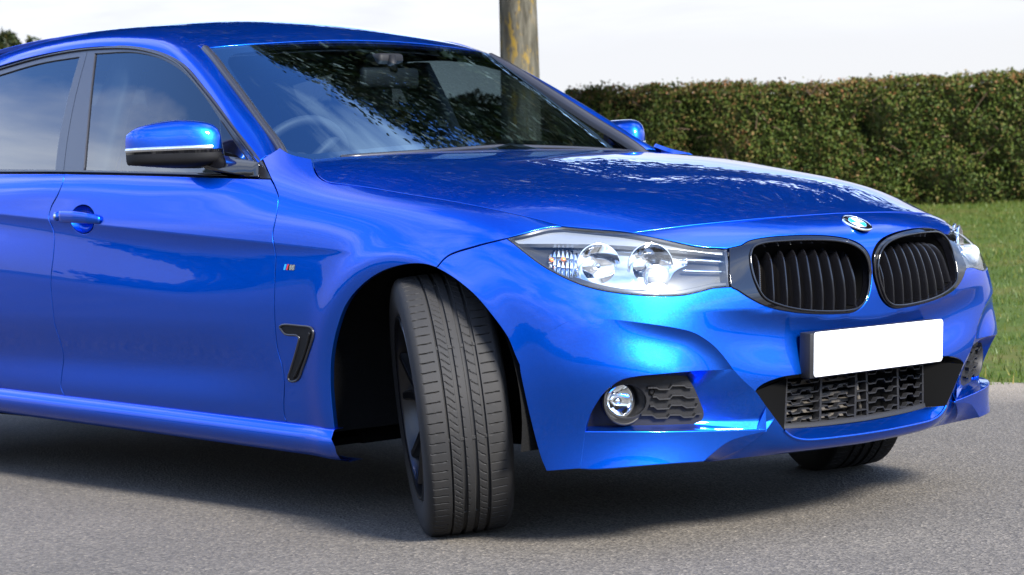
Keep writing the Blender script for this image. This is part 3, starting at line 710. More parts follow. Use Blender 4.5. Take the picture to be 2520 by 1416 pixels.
# ================================================================== THE CAR
# x forward from the front axle, near (right-hand) side at negative y, z up, metres
def rowgrid(rows):
    """rows[j][i] = (x, s, z) -> grid[i][j] with y = -s"""
    A = np.array(rows, float).transpose(1, 0, 2); A = A.copy(); A[:, :, 1] *= -1; return A
SX = [-3.4, -2.6, -1.7, -1.15, -.62, -.33, 0.0, .27]
def sd(s, z):   # side part of a row
    s = s if isinstance(s, (list, tuple)) else [s]*8
    z = z if isinstance(z, (list, tuple)) else [z]*8
    return [(x, a, b) for x, a, b in zip(SX, s, z)]
PER_ROWS = [
 sd([.80, .835, .85, .852, .85, .85, .853, .848], .17)+[(.472, .824, .165), (.640, .733, .16), (.735, .505, .16), (.782, .25, .16), (.795, 0, .16)],
 sd([.82, .855, .872, .872, .868, .868, .872, .866], .28)+[(.478, .825, .275), (.632, .727, .27), (.74, .51, .265), (.79, .255, .262), (.803, 0, .26)],
 sd([.84, .875, .888, .888, .884, .882, .884, .878], [.42]*8)+[(.496, .838, .41), (.651, .742, .405), (.754, .522, .40), (.796, .26, .395), (.809, 0, .39)],
 sd([.855, .89, .900, .900, .897, .895, .895, .886], [.56]*8)+[(.498, .838, .535), (.653, .739, .525), (.754, .519, .515), (.795, .26, .505), (.808, 0, .50)],
 sd([.862, .895, .905, .905, .902, .899, .896, .884], [.68]*6+[.672, .658])+[(.490, .826, .637), (.644, .721, .618), (.748, .507, .603), (.797, .255, .59), (.81, 0, .585)],
 sd([.86, .893, .905, .904, .899, .892, .884, .862], [.80, .80, .79, .79, .785, .782, .77, .752])+[(.470, .800, .715), (.624, .690, .688), (.732, .486, .668), (.790, .25, .655), (.806, 0, .65)],
 sd([.84, .875, .892, .890, .882, .868, .848, .822], [.92, .905, .89, .885, .88, .866, .838, .803])+[(.445, .766, .756), (.592, .644, .735), (.703, .460, .724), (.770, .24, .739), (.785, 0, .742)],
 sd([.80, .845, .872, .866, .842, .805, .787, .765], [1.01, .995, .98, .968, .950, .918, .873, .830])+[(.412, .713, .789), (.552, .602, .770), (.635, .43, .779), (.683, .23, .787), (.70, 0, .789)],
 sd([.73, .79, .82, .81, .742, .70, .70, .68], [1.08, 1.06, 1.045, 1.04, 1.025, .968, .905, .856])+[(.36, .64, .812), (.49, .53, .795), (.55, .39, .81), (.59, .20, .818), (.60, 0, .822)],
]
_A = rowgrid(PER_ROWS)
_mir = _A[-2:-8:-1].copy(); _mir[:, :, 1] *= -1      # past the centre line, so the nose is smooth there
_t2 = _A[0].copy(); _t2[:, 0] -= .33; _t2[:, 1] *= .94; _t3 = _A[0].copy(); _t3[:, 0] -= .55; _t3[:, 1] *= .80
PER_G = np.concatenate([_t3[None], _t2[None], _A, _mir])
# station parameter by chord length along the middle row, so that the spline is even
_c = np.concatenate([[0], np.cumsum(np.linalg.norm(np.diff(PER_G[:, 3], axis=0), axis=1))])
_v = np.concatenate([[0], np.cumsum(np.linalg.norm(np.diff(PER_G[3], axis=0), axis=1))])
def sstep(x): x = np.clip(x, 0, 1); return x*x*(3-2*x)
def side_disp(u, v, p):
    x, z = p[:, 0], p[:, 2]
    # shoulder crease falling forward, fading over the front wing
    zc = .741+.0722*(-.26-x)
    t = (zc-z)
    fade = np.clip((-.17-x)/.85, 0, 1)**.8
    d = -0.0095*fade*np.where(t > 0, (1-np.clip(1-t/(.015+.04*fade), 0, 1)**2)*(1-sstep((t-.02-.035*fade)/.15)), 0)
    # hollow along the door bottoms
    fd = sstep((x+3.0)/.6)*sstep((-.40-x)/.60)
    d += -0.011*fd*sstep((.55-z)/.15)*sstep((z-.30)/.11)
    # turned-out lip of the wheel arch
    r = np.hypot((x-0.012), (z-.345)*1.0)
    d += 0.010*np.exp(-((r-.372)/.055)**2)*(np.abs(x) < .75)*sstep((z-.15)/.1)
    # brow under the kidney grilles: the nose stands out above a soft crease, the plate sits below it
    ay = np.abs(p[:, 1]); zb = .522+.055*sstep(ay/.62)
    t2 = zb-z; fr = sstep((x-.60)/.12)*(1-sstep((ay-.36)/.26))
    d += fr*np.where(t2 > 0, -.016*(1-np.clip(1-t2/.05, 0, 1)**2)*(1-sstep((t2-.05)/.12)), .010*sstep((.085+t2)/.085)*np.exp(t2/.03)*0)
    return d
PER = Chart(PER_G, _c, _v, sgn=1, disp=side_disp)
UC = _c[14]                                   # parameter of the centre line

HX = [-.85, -.55, -.2, .1, .35, .55, .72, .85]; HS = [0, .2, .4, .55, .65, .75, .85]
HZ = [[1.03, 1.028, 1.022, 1.012, 1.003, .985, .95], [1.010, 1.008, 1.003, .996, .990, .972, .935],
      [.977, .975, .969, .960, .949, .920, .877], [.935, .932, .924, .911, .896, .868, .825],
      [.888, .885, .874, .857, .836, .798, .75], [.834, .831, .815, .786, .750, .70, .64],
      [.783, .777, .754, .712, .665, .605, .54], [.725, .717, .69, .64, .59, .52, .45]]
_hy = [-a for a in HS[::-1]]+HS[1:]
HOOD = Chart(np.array([[(HX[i], y, HZ[i][HS.index(abs(y))]) for y in _hy] for i in range(8)]), HX, _hy, sgn=1)

def sym(rows):
    """rows over s = 0.. (x,s,z) lists -> grid over the full width"""
    return [[(x, -s, z) for x, s, z in r[::-1]]+[(x, s, z) for x, s, z in r[1:]] for r in rows]
# windscreen: rows from the header down
WS_ROWS = [
 [(-1.19, 0, 1.383), (-1.195, .25, 1.377), (-1.21, .42, 1.368), (-1.245, .54, 1.359), (-1.29, .605, 1.352)],
 [(-.99, 0, 1.278), (-1.00, .27, 1.271), (-1.025, .45, 1.259), (-1.075, .58, 1.244), (-1.13, .645, 1.232)],
 [(-.77, 0, 1.150), (-.785, .285, 1.142), (-.82, .48, 1.128), (-.885, .615, 1.112), (-.955, .683, 1.098)],
 [(-.55, 0, 1.012), (-.57, .30, 1.004), (-.615, .51, .99), (-.70, .655, .978), (-.79, .73, .968)],
 [(-.40, 0, .915), (-.42, .31, .905), (-.47, .53, .89), (-.57, .68, .88), (-.67, .76, .87)]]
_w = np.array(sym(WS_ROWS))
_wv = np.concatenate([[0], np.cumsum(np.linalg.norm(np.diff(_w[2], axis=0), axis=1))]); _wu = np.concatenate([[0], np.cumsum(np.linalg.norm(np.diff(_w[:, 4], axis=0), axis=1))])
WIND = Chart(_w, _wu, _wv, sgn=1)
# roof: rows from the header back
RF_ROWS = []
for x, z in ((-1.19, 1.386), (-1.3, 1.420), (-1.42, 1.449), (-1.6, 1.481), (-1.85, 1.503), (-2.2, 1.513), (-2.7, 1.495), (-3.3, 1.43)):
    k = min(1.0, (-1.19-x)/.3)
    RF_ROWS.append([(x, 0, z), (x-.004, .2, z-.004), (x-.018*(1-.5*k), .4, z-.016-.006*k), (x-.05*(1-k*.7), .52, z-.024-.014*k), (x-.09*(1-k*.8), .60, z-.032-.026*k)])
_r = np.array(sym(RF_ROWS)); _ru = np.concatenate([[0], np.cumsum(np.linalg.norm(np.diff(_r[:, 4], axis=0), axis=1))]); _rv = np.concatenate([[0], np.cumsum(np.linalg.norm(np.diff(_r[2], axis=0), axis=1))])
ROOF = Chart(_r, _ru, _rv, sgn=-1)
# side glass, slightly barrelled
def sgl(x, z): return .842-.40*(z-.95)-.10*(z-.95)**2-.02*max(0, x+1.2)+.012*min(0, x+1.6)*0
_gx = [-3.5, -2.4, -1.8, -1.2, -.8, -.5]; _gz = [.85, 1.0, 1.15, 1.3, 1.45]
SGL = Chart(np.array([[(x, -sgl(x, z), z) for z in _gz] for x in _gx]), _gx, _gz, sgn=1)

car = empty('parked_car', (0, 0, 0))
tag(car, 'glossy blue metallic hatchback with black kidney grilles and its front wheels turned', 'car')

# ---------------------------------------------------------------- outlines traced on the photograph, laid on the body surfaces
SHUT_F = [(667, 441), (673, 452), (685, 485), (684, 505), (678, 540), (671, 578), (673, 602), (675, 630), (674, 675), (674, 720), (675, 760), (677, 806), (683, 862), (694, 904), (699, 945), (698, 992), (700, 1024), (706, 1042)]
SHUT_R = [(159, 428), (155, 447), (142, 480), (126, 510), (120, 537), (126, 566), (127, 625), (125, 700), (130, 760), (135, 802), (144, 843), (149, 876), (148, 922), (150, 955), (160, 976)]
BOT_F = [(706, 1042), (463, 1014), (160, 976)]
BELT_F = [(159, 428), (400, 433), (667, 441)]
ARCH_R = [(829, 1056), (822, 1000), (818, 949), (820, 879), (834, 809), (860, 745), (903, 697), (952, 667), (1011, 652), (1054, 653), (1081, 661)]
ARCH_F = [(1081, 661), (1123, 686), (1172, 726), (1215, 777), (1252, 831), (1279, 900), (1300, 986), (1322, 1083), (1335, 1131), (1346, 1158)]
SEAM_B = [(1081, 661), (1106, 631), (1170, 607), (1247, 587)]
HL_TOP = [(1247, 587), (1293, 574), (1347, 560), (1384, 557)]
HL_TOP2 = [(1384, 557), (1454, 563), (1525, 569), (1562, 574)]
HL_TOP3 = [(1562, 574), (1624, 587), (1680, 600), (1725, 609), (1790, 613)]
HL_IN = [(1790, 613), (1796, 658), (1802, 706)]
HL_BOT = [(1802, 706), (1754, 710), (1723, 718), (1680, 727), (1624, 729), (1553, 725), (1468, 712), (1412, 694), (1341, 658), (1290, 621), (1262, 598), (1247, 587)]
SHUT_H = [(768, 392), (772, 412), (782, 432), (803, 447), (840, 453), (900, 461), (1000, 478), (1100, 494), (1200, 513), (1300, 535), (1384, 557)]
CUT_H = [(1562, 573), (1630, 564), (1700, 555), (1800, 545), (1900, 536), (2000, 529), (2048, 526)]

fender_px = loop(SHUT_F[::-1], [(667, 441), (645, 392)], [(645, 392), (690, 363)], [(690, 363), (715, 378), (768, 391)], SHUT_H, HL_TOP[::-1], SEAM_B[::-1], ARCH_R[::-1], [(829, 1056), (706, 1042)])
fdoor_px = loop(BELT_F, SHUT_F, BOT_F, SHUT_R[::-1])
rdoor_px = loop([(-330, 425), (0, 428), (159, 428)], SHUT_R, [(160, 976), (0, 955), (-330, 915)], [(-330, 915), (-330, 425)])

def xz_uv(q):
    """(u,v) of side points given by their x and z"""
    q = np.asarray(q, float); U, V = PER.grid(300, 200); P = PER.base(U, V); m = (P[:, 0] < .1) & (P[:, 1] < -.3); U, V, P = U[m], V[m], P[m]
    i = [np.argmin((P[:, 0]-a)**2+(P[:, 2]-b)**2) for a, b in q]; uv = np.stack([U[i], V[i]], 1)
    for k in range(4):
        e = 1e-3; p0 = PER.base(uv[:, 0], uv[:, 1]); pu = (PER.base(uv[:, 0]+e, uv[:, 1])-p0)/e; pv = (PER.base(uv[:, 0], uv[:, 1]+e)-p0)/e
        r = q-p0[:, [0, 2]]; det = pu[:, 0]*pv[:, 2]-pv[:, 0]*pu[:, 2]
        uv = uv+np.stack([(r[:, 0]*pv[:, 2]-pv[:, 0]*r[:, 1])/det, (pu[:, 0]*r[:, 1]-r[:, 0]*pu[:, 2])/det], 1)
    return uv
def crease_lines():
    out = []
    xs = np.arange(-3.1, -.15, .008)
    for t in (-.012, -.004, 0, .004, .010, .02, .035, .05):
        uv = xz_uv(np.stack([xs, .741+.0722*(-.26-xs)-t], 1))
        out.append(PER.dev(uv))
    return out
CREASE = crease_lines()
fender = panel(PER, PER.trace(fender_px), feat=CREASE)
_a = np.linspace(0, 2*math.pi, 40, endpoint=False)
cup_px = np.stack([203+29*np.cos(_a)-4*np.sin(_a), 540+33*np.sin(_a)+3*np.cos(_a)], 1)
fdoor = panel(PER, PER.trace(fdoor_px), holes=[PER.trace(cup_px)], feat=CREASE)
def xz_loop(*segs): return xz_uv(loop(*[[(a*1000, b*1000) for a, b in sg] for sg in segs], step=16)/1000)
_ar = [(-2.9+.375*math.cos(R_(a)), .345+.375*math.sin(R_(a))) for a in range(8, 84, 5)]
_ar2 = [(-2.9+.375*math.cos(R_(a)), .345+.375*math.sin(R_(a))) for a in range(14, 190, 8)]
_ds = [(-2.60, 1.0), (-2.60, .85), (-2.66, .74), (-2.74, .69)]
rdoor_uv = np.concatenate([PER.trace(cr_path([(0, 428), (159, 428)])), PER.trace(cr_path(SHUT_R))[1:], PER.trace(cr_path([(160, 976), (0, 955)]))[1:], xz_uv([(-2.3, .305), (-2.44, .31)]), xz_uv(_ar[1:13]), xz_uv([(-2.70, .70), (-2.62, .82), (-2.60, .92), (-2.60, .995), (-2.4, .992)])])
rdoor = panel(PER, rdoor_uv, feat=CREASE)
rwing = panel(PER, np.concatenate([xz_uv([(-2.605, .995), (-2.605, .92), (-2.625, .82), (-2.705, .70)]), xz_uv(_ar2[7:]), xz_uv([(-3.29, .26), (-3.5, .24), (-3.8, .25), (-3.93, .27), (-3.94, .5), (-3.94, .8), (-3.93, 1.0), (-3.6, 1.02), (-3.2, 1.01), (-2.9, 1.0)])]), feat=CREASE)
PARTS = {}
for nm, mb in (('front_wing', fender), ('front_door', fdoor), ('rear_door', rdoor), ('rear_wing', rwing)):
    PARTS[nm] = (mb.build(nm, M['paint'], car), mb.mirror().build(nm, M['paint'], car))

# bonnet: outline of the near half, mirrored
h1 = HOOD.trace(loop(SHUT_H, HL_TOP2, CUT_H)[:-1])
def hood_outline():
    a = HOOD.trace(cr_path(SHUT_H)); b = HOOD.trace(cr_path(HL_TOP2)); c = HOOD.trace(cr_path(CUT_H))
    c = c[c[:, 1] < -.02]
    near = np.concatenate([a, b[1:], c[1:]])
    rear = np.array([(-.515-.085*(t/.72)**2, t) for t in np.linspace(near[0, 1], -near[0, 1], 60)])
    far = near[::-1]*np.array([1, -1])
    return np.concatenate([near, [(.700, 0)], far, rear[::-1][1:-1]])
hood_uv = hood_outline()
panel(HOOD, hood_uv, res=.016).build('bonnet', M['paint'], car)

# roof and pillars
def curve3(pts): return np.array([(x, -s, z) for x, s, z in pts])
DLO = curve3([(-.60, .846, .940), (-.735, .812, 1.005), (-.862, .776, 1.085), (-.985, .745, 1.158), (-1.108, .715, 1.225), (-1.20, .694, 1.274), (-1.294, .676, 1.317), (-1.41, .661, 1.353), (-1.535, .651, 1.377), (-1.67, .645, 1.393), (-1.82, .643, 1.403), (-2.11, .648, 1.405), (-2.43, .66, 1.385), (-2.9, .68, 1.32)])
WSE = curve3([(-.66, .752, .965), (-.735, .722, 1.028), (-.835, .697, 1.089), (-.974, .664, 1.175), (-1.06, .645, 1.228), (-1.15, .625, 1.283), (-1.225, .606, 1.327), (-1.285, .592, 1.357), (-1.42, .578, 1.408), (-1.62, .566, 1.441), (-1.85, .560, 1.459), (-2.2, .556, 1.466), (-2.6, .55, 1.445), (-3.1, .54, 1.385)])
A_ = spline_pts(DLO, 15); B_ = spline_pts(WSE, 15)
mid = (A_+B_)/2; out = np.cross(np.gradient(mid, axis=0), B_-A_); out /= np.linalg.norm(out, axis=1)[:, None]
if out[5, 1] > 0: out = -out
PIL = Chart(np.stack([A_, A_*.7+B_*.3+out*.011, A_*.35+B_*.65+out*.007, B_-out*.003], 1), sgn=1)
if PIL.bnrm(np.array([7.]), np.array([1.5]))[0, 1] > 0: PIL.sgn = -1
pil_uv = np.concatenate([np.stack([np.linspace(.62, 14, 90), np.zeros(90)], 1), np.stack([np.full(12, 14.), np.linspace(0, 3, 14)[1:-1]], 1), np.stack([np.linspace(14, .42, 90), np.full(90, 3.)], 1), np.stack([np.linspace(.42, .62, 10)[1:-1], np.linspace(3, 0, 10)[1:-1]], 1)])
pil = panel(PIL, pil_uv, gap=.0008, res=.012)
pil.build('side_pillar', M['paint'], car); pil.mirror().build('side_pillar', M['paint'], car)
# roof skin inside the two roof rails
def roof_outline():
    k = np.argmin(np.linalg.norm(WSE-np.array([-1.285, -.592, 1.357]), axis=1))
    e = spline_pts(WSE[k:], 40); e = e[e[:, 0] > -3.0]
    U, V = ROOF.grid(200, 120); P = ROOF.base(U, V); out = []
    for p in e:
        i = np.argmin(((P-p)**2).sum(1)); out.append((U[i], V[i]))
    out = np.array(out); vm = ROOF.tv[-1]/2; far = out[::-1].copy(); far[:, 1] = 2*vm-far[:, 1]
    hd = np.stack([np.full(40, 0.004), np.linspace(far[-1, 1], out[0, 1], 40)], 1)
    return np.concatenate([out, far, hd[1:-1]])
roof_uv = roof_outline()
panel(ROOF, roof_uv, gap=.001, res=.02).build('roof', M['paint'], car)
# windscreen
def box_uv(u0, u1, v0, v1, n=40):
    a = np.linspace(0, 1, n)
    return np.concatenate([np.stack([u0+(u1-u0)*a, np.full(n, v0)], 1)[:-1], np.stack([np.full(n, u1), v0+(v1-v0)*a], 1)[:-1], np.stack([u1+(u0-u1)*a, np.full(n, v1)], 1)[:-1], np.stack([np.full(n, u0), v1+(v0-v1)*a], 1)[:-1]])
wvm = WIND.tv[-1]
ws_uv = box_uv(0.0, WIND.tu[-1]*.93, 0.012, wvm-.012)
panel(WIND, ws_uv, gap=0, res=.022, rim=None).build('windscreen', M['windscreen'], car)
# ---------------------------------------------------------------- bumper and nose
def T(px): return PER.trace(px)
def mir_uv(uv): q = uv.copy(); q[:, 0] = 2*UC-q[:, 0]; return q
def P3(px, ch=None, d=0.0):
    """pixels to 3-D points on the body (optionally pushed out by d)"""
    ch = ch or PER; uv = ch.trace(px); p = ch.ev(uv[:, 0], uv[:, 1])
    return p+ch.nrm(uv[:, 0], uv[:, 1])*d if d else p
def flip_y(p): return np.asarray(p)*np.array([1, -1, 1.])

KID = [[(1796, 611), (1812, 608), (1825, 605), (1841, 595), (1881, 586), (1941, 581), (2001, 580), (2062, 585), (2101, 595), (2125, 610), (2140, 631), (2145, 661), (2144, 697), (2137, 730), (2122, 754), (2101, 768), (2062, 772), (2001, 772), (1941, 766), (1890, 754), (1850, 735), (1814, 712), (1802, 706)]]
RIDGE = [(1454, 784), (1511, 787), (1595, 797), (1666, 808), (1708, 819), (1751, 845), (1779, 873), (1804, 908), (1830, 937), (1859, 963)]
RIDGE_LO = [(1859, 963), (1897, 1016), (1930, 1060)]
LIP = [(1930, 1060), (1942, 1071), (1958, 1079), (1985, 1083), (2030, 1080), (2074, 1075), (2120, 1069), (2160, 1063), (2230, 1052)]
IN_TOP = [(1859, 963), (1877, 948), (1921, 931), (1977, 922), (2070, 908), (2160, 893), (2230, 882)]
KNOT = (1283, 905)
VIRT = [KNOT, (1330, 840), (1390, 795), (1454, 784)]
BROW = [(1442, 1047), (1454, 1014), (1468, 990), (1485, 966), (1504, 949), (1528, 934), (1564, 926), (1636, 919), (1708, 914), (1792, 911), (1804, 908)]
ARCH_F1 = [p for p in ARCH_F if p[1] <= 831]+[(1270, 874), KNOT]
ARCH_F2 = [KNOT, (1300, 986), (1322, 1083), (1335, 1131), (1346, 1158)]

def cen(uv):          # cut the traced line at the centre line of the car
    k = np.nonzero(uv[:, 0] > UC-1e-4)[0]
    if len(k) == 0: uv = uv.copy(); uv[-1, 0] = UC; return uv
    k = k[0]; a, b = uv[k-1], uv[k]; t = (UC-a[0])/(b[0]-a[0]); e = a+(b-a)*t; e[0] = UC
    out = uv[:k]; out = out[out[:, 0] < UC-.003]
    return np.concatenate([out, [e]])
def C3(px, ch=None):
    ch = ch or PER; uv = cen(ch.trace(px)); p = ch.ev(uv[:, 0], uv[:, 1]); p[-1, 1] = 0; return p
top = cen(T(cr_path(CUT_H+[(2090, 524)])))
hl3 = T(cr_path(HL_TOP3)); kid = T(cr_path(KID[0])); hlb = T(cr_path(HL_BOT)); seam = T(cr_path(SEAM_B[::-1]))
ar1 = T(cr_path(ARCH_F1)); virt = T(cr_path(VIRT)); ridge = T(cr_path(RIDGE)); intop = cen(T(cr_path(IN_TOP)))
near = np.concatenate([top[::-1], hl3[1:], kid[1:], hlb[1:], seam[1:], ar1[1:], virt[1:], ridge[1:], intop[1:]])
far = mir_uv(near)[::-1][1:-1]
skin = np.concatenate([near, far])
keep = [0]
for i in range(1, len(skin)):
    if np.linalg.norm(PER.dev(skin[i:i+1])-PER.dev(skin[keep[-1]:keep[-1]+1])) > .0015: keep.append(i)
skin = skin[keep]
soft = [PER.dev(np.concatenate([virt, ridge]))]; soft.append(PER.dev(mir_uv(np.concatenate([virt, ridge]))))
def rim_ok(ab): return np.minimum(seg_dist(ab, soft[0]), seg_dist(ab, soft[1])) > .004
bump = panel(PER, skin, ok=rim_ok, res=.013)

# scallop below the ridge: sinks away from the ridge line
rd = PER.dev(ridge)
ramp = sstep(np.linspace(0, 1, len(rd))/.55)
def scallop(u, v, p):
    ab = PER.dev(np.stack([u, v], 1))
    d2 = ((ab[:, None]-rd[None])**2).sum(2)+1e-7
    w = d2**-2; amp = (w*ramp).sum(1)/w.sum(1)
    d = seg_signed(ab, rd)*RSG; d = np.maximum(d, -.012)
    return side_disp(u, v, p)-amp*(.030*(1-np.exp(-d/.032))-.034*sstep(d/.15)*(d > 0))*np.exp(-(d/.30)**2)
RSG = 1.0
_pr = T([(1600, 850)]); RSG = float(np.sign(seg_signed(PER.dev(_pr), rd))[0])
PSC = Chart(PER.G, PER.tu, PER.tv, 1, scallop)
br = T(cr_path(BROW)); ar2 = T(cr_path(ARCH_F2))
sc_uv = np.concatenate([ar2, T(cr_path([(1346, 1158), (1428, 1152)]))[1:], T(cr_path([(1428, 1152), (1439, 1064), (1442, 1047)]))[1:], br[1:], ridge[::-1][1:] if False else T(cr_path(RIDGE[:8]))[::-1][1:], virt[::-1][1:-1]])
def sc_ok(ab): return seg_dist(ab, soft[0]) > .004
sc = panel(PSC, sc_uv, ok=sc_ok, res=.011, gap=.0)
bump.join(sc).join(sc.mirror())
# lower fin
FIN_TOP = [(1439, 1064), (1540, 1064), (1636, 1064), (1760, 1062), (1886, 1058)]
NOTCH = [(1886, 1062), (1828, 1075), (1792, 1088), (1756, 1114), (1732, 1135)]
fin_uv = T(loop(FIN_TOP, NOTCH, [(1732, 1135), (1612, 1143), (1468, 1154), (1428, 1153)], [(1428, 1153), (1439, 1064)]))
fin = panel(PER, fin_uv, gap=.0006, bev=.003, rim=.03)
bump.join(fin).join(fin.mirror())
# recess round the fog lamp
FOGD = .050
POFF = PER.offset(-FOGD)
FP_R = [(1690, 925), (1708, 955), (1723, 990), (1732, 1018), (1727, 1035), (1708, 1044)]
FP_B = [(1708, 1044), (1600, 1047), (1487, 1048), (1446, 1050)]
FP_T = [(1446, 1050), (1456, 1016), (1470, 992), (1487, 969), (1506, 952), (1530, 938), (1564, 930), (1636, 925), (1690, 925)]
bump2 = MB()
q = PSC.trace(cr_path(BROW[:9])); bt = PSC.ev(q[:, 0], q[:, 1])
ruled(bump2, resamp(bt, 40), resamp(P3(cr_path(FP_T), POFF), 40), 4, toward=CAM_P)
wall_hull = np.concatenate([PSC.ev(*T(cr_path([(1704, 915), (1792, 911), (1804, 908)])).T), P3(cr_path([(1804, 908), (1830, 937), (1859, 963), (1885, 1000), (1906, 1030)]))[1:], P3([(1886, 1058)])])
wl_in = P3(cr_path(FP_R), POFF)
A2, B2 = resamp(wl_in, 40), resamp(wall_hull, 40)
tt = np.linspace(0, 1, 12)
bul = np.stack([A2*(1-t)+B2*t for t in tt], 1)
nrm_ = np.cross(np.gradient(A2, axis=0), B2-A2); nrm_ /= np.linalg.norm(nrm_, axis=1)[:, None]
if (nrm_.mean(0)@(CAM_P-A2.mean(0))) < 0: nrm_ = -nrm_
bul = bul+nrm_[:, None]*(0.003*np.sin(math.pi*tt))[None, :, None]*(1-np.linspace(0, 1, 40)**3)[:, None, None]
f = np.array(grid_faces(40, 12)); V = bul.reshape(-1, 3)
if np.cross(V[f[0, 1]]-V[f[0, 0]], V[f[0, 2]]-V[f[0, 0]])@nrm_[0] < 0: f = f[:, ::-1]
bump2.add(V, f.tolist())
ruled(bump2, resamp(P3(cr_path(FP_B[::-1]), POFF), 40), resamp(P3(cr_path(FIN_TOP)), 40), 4, toward=CAM_P+np.array([0, 0, 3.]))
# floor of the intake and the valance under the lip
IND = .045
PIN = PER.offset(-IND)
GR_B = [(1932, 1054), (2000, 1049), (2074, 1042), (2160, 1030), (2220, 1019)]
lip3 = C3(cr_path(LIP))
gb3 = C3(cr_path(GR_B), PIN)
ruled(bump2, resamp(lip3, 40), resamp(gb3, 40), 5, toward=CAM_P+np.array([0, 0, 3.]))
lip_full = np.concatenate([P3(cr_path([(1886, 1059), (1910, 1064), (1930, 1066)]))[:0], lip3])
lipL = np.concatenate([P3([(1886, 1059)]), P3(cr_path(RIDGE_LO))[6:-1], lip3])
VAL = [(1745, 1137), (1824, 1127), (1927, 1117), (2074, 1099), (2160, 1086), (2230, 1075)]
PVAL = PER.offset(-.06)
val3 = C3(cr_path(VAL), PVAL)
A2, B2 = resamp(lipL, 50), resamp(val3, 50); tt = np.linspace(0, 1, 8)
V = np.stack([A2*(1-t)+B2*t+np.array([.012, 0, -.006])*math.sin(math.pi*t) for t in tt], 1).reshape(-1, 3)
f = np.array(grid_faces(50, 8))
if np.cross(V[f[0, 1]]-V[f[0, 0]], V[f[0, 2]]-V[f[0, 0]])[0] < 0: f = f[:, ::-1]
bump2.add(V, f.tolist())
left_edge = V.reshape(50, 8, 3)[0]
ruled(bump2, resamp(P3(cr_path(NOTCH)), 30), resamp(left_edge, 30), 4, toward=CAM_P)
# rounded lead-in along the lip
tube(bump2, lip3, .004, 8, cap=False)
bump2.both()
bump.join(bump2)
bump.build('front_bumper', M['paint'], car)

# ---------------------------------------------------------------- side skirt
sk_t = P3(cr_path([(-330, 915), (0, 956), (420, 1006), (829, 1056)], 20), d=.004)
sk_t = sk_t[sk_t[:, 0] > -2.5]
def off3(p, s, z): return p+np.array([0, -s, z])
sk = MB(); nS = 60
t0 = resamp(sk_t, nS)
prof = [(-.03, .004), (.0, .002), (.004, -.003), (.012, -.022), (.015, -.04), (.010, -.060), (-.004, -.079), (-.03, -.086), (-.08, -.084)]
V = np.stack([off3(t0, a, b) for a, b in prof], 1)
grow = np.linspace(0, 1, nS)
V = V.reshape(-1, 3); f = np.array(grid_faces(nS, len(prof)))
if np.cross(V[f[20, 1]]-V[f[20, 0]], V[f[20, 2]]-V[f[20, 0]])[1] > 0: f = f[:, ::-1]
sk.add(V, f.tolist())
e = V.reshape(nS, len(prof), 3)[-1]
e2 = e+np.array([.022, 0, -.001]); e2[:4] += np.array([-.018, 0, 0])
k = sk.c
sk.add(np.concatenate([e, e2]), [(i, i+1, len(prof)+i+1, len(prof)+i) for i in range(len(prof)-1)])
sk.build('side_skirt', M['paint'], car); sk.mirror().build('side_skirt', M['paint'], car)
# ---------------------------------------------------------------- helpers for the fittings
def pair(mb, name, mat, parents, **k):
    """one piece on the near side and its mirror image on the far side"""
    if not isinstance(parents, (list, tuple)): parents = (parents, parents)
    return mb.build(name, mat, parents[0], **k), mb.mirror().build(name, mat, parents[1], **k)
def closed(px, step=5): return loop(list(px)+[px[0]], step=step)

# ---------------------------------------------------------------- headlights
HL_ALL = loop(HL_TOP, HL_TOP2, HL_TOP3, HL_IN, HL_BOT, step=6)
hl_uv = T(HL_ALL)
PLENS = PER.offset(-.002)
lens = panel(PLENS, PLENS.trace(HL_ALL), gap=.0025, rim=None, res=.012)
lamp = pair(panel(PER.offset(-.075), hl_uv, gap=-.004, rim=None, res=.02), 'headlight', M['lamp_black'], car)
tag(lamp[0], 'headlight nearest the camera, its whole chrome inside in view')
tag(lamp[1], 'headlight on the far corner, seen almost edge on')
pair(lens, 'lens', M['lens'], lamp)
hs = MB()          # side walls of the housing, outer black seal
a = PER.base(*hl_uv.T); nn = PER.bnrm(*hl_uv.T)
a = np.concatenate([a, a[:1]]); nn = np.concatenate([nn, nn[:1]])
c0 = a.mean(0)
tin = c0-a; tin -= nn*((tin*nn).sum(1))[:, None]; tin /= np.linalg.norm(tin, axis=1)[:, None]
ruled(hs, a-nn*.003+tin*.001, a-nn*.006+tin*.007, 2); ruled(hs, a-nn*.006+tin*.007, a-nn*.075+tin*.012, 4)
pair(hs, 'lamp_housing', M['lamp_black'], lamp)
PB = PER.offset(-.014)
eye = [[(1264, 591), (1300, 579), (1350, 566), (1395, 562), (1460, 567), (1530, 574), (1625, 592), (1690, 606), (1750, 616), (1788, 619)], [(1788, 619), (1787, 628)], [(1787, 628), (1700, 617), (1610, 609), (1500, 602), (1400, 599), (1276, 599)], [(1276, 599), (1264, 591)]]
pair(panel(PB, PB.trace(loop(*eye, step=6)), gap=0, rim=.012, res=.01), 'chrome_brow', M['brow_sky'], lamp)
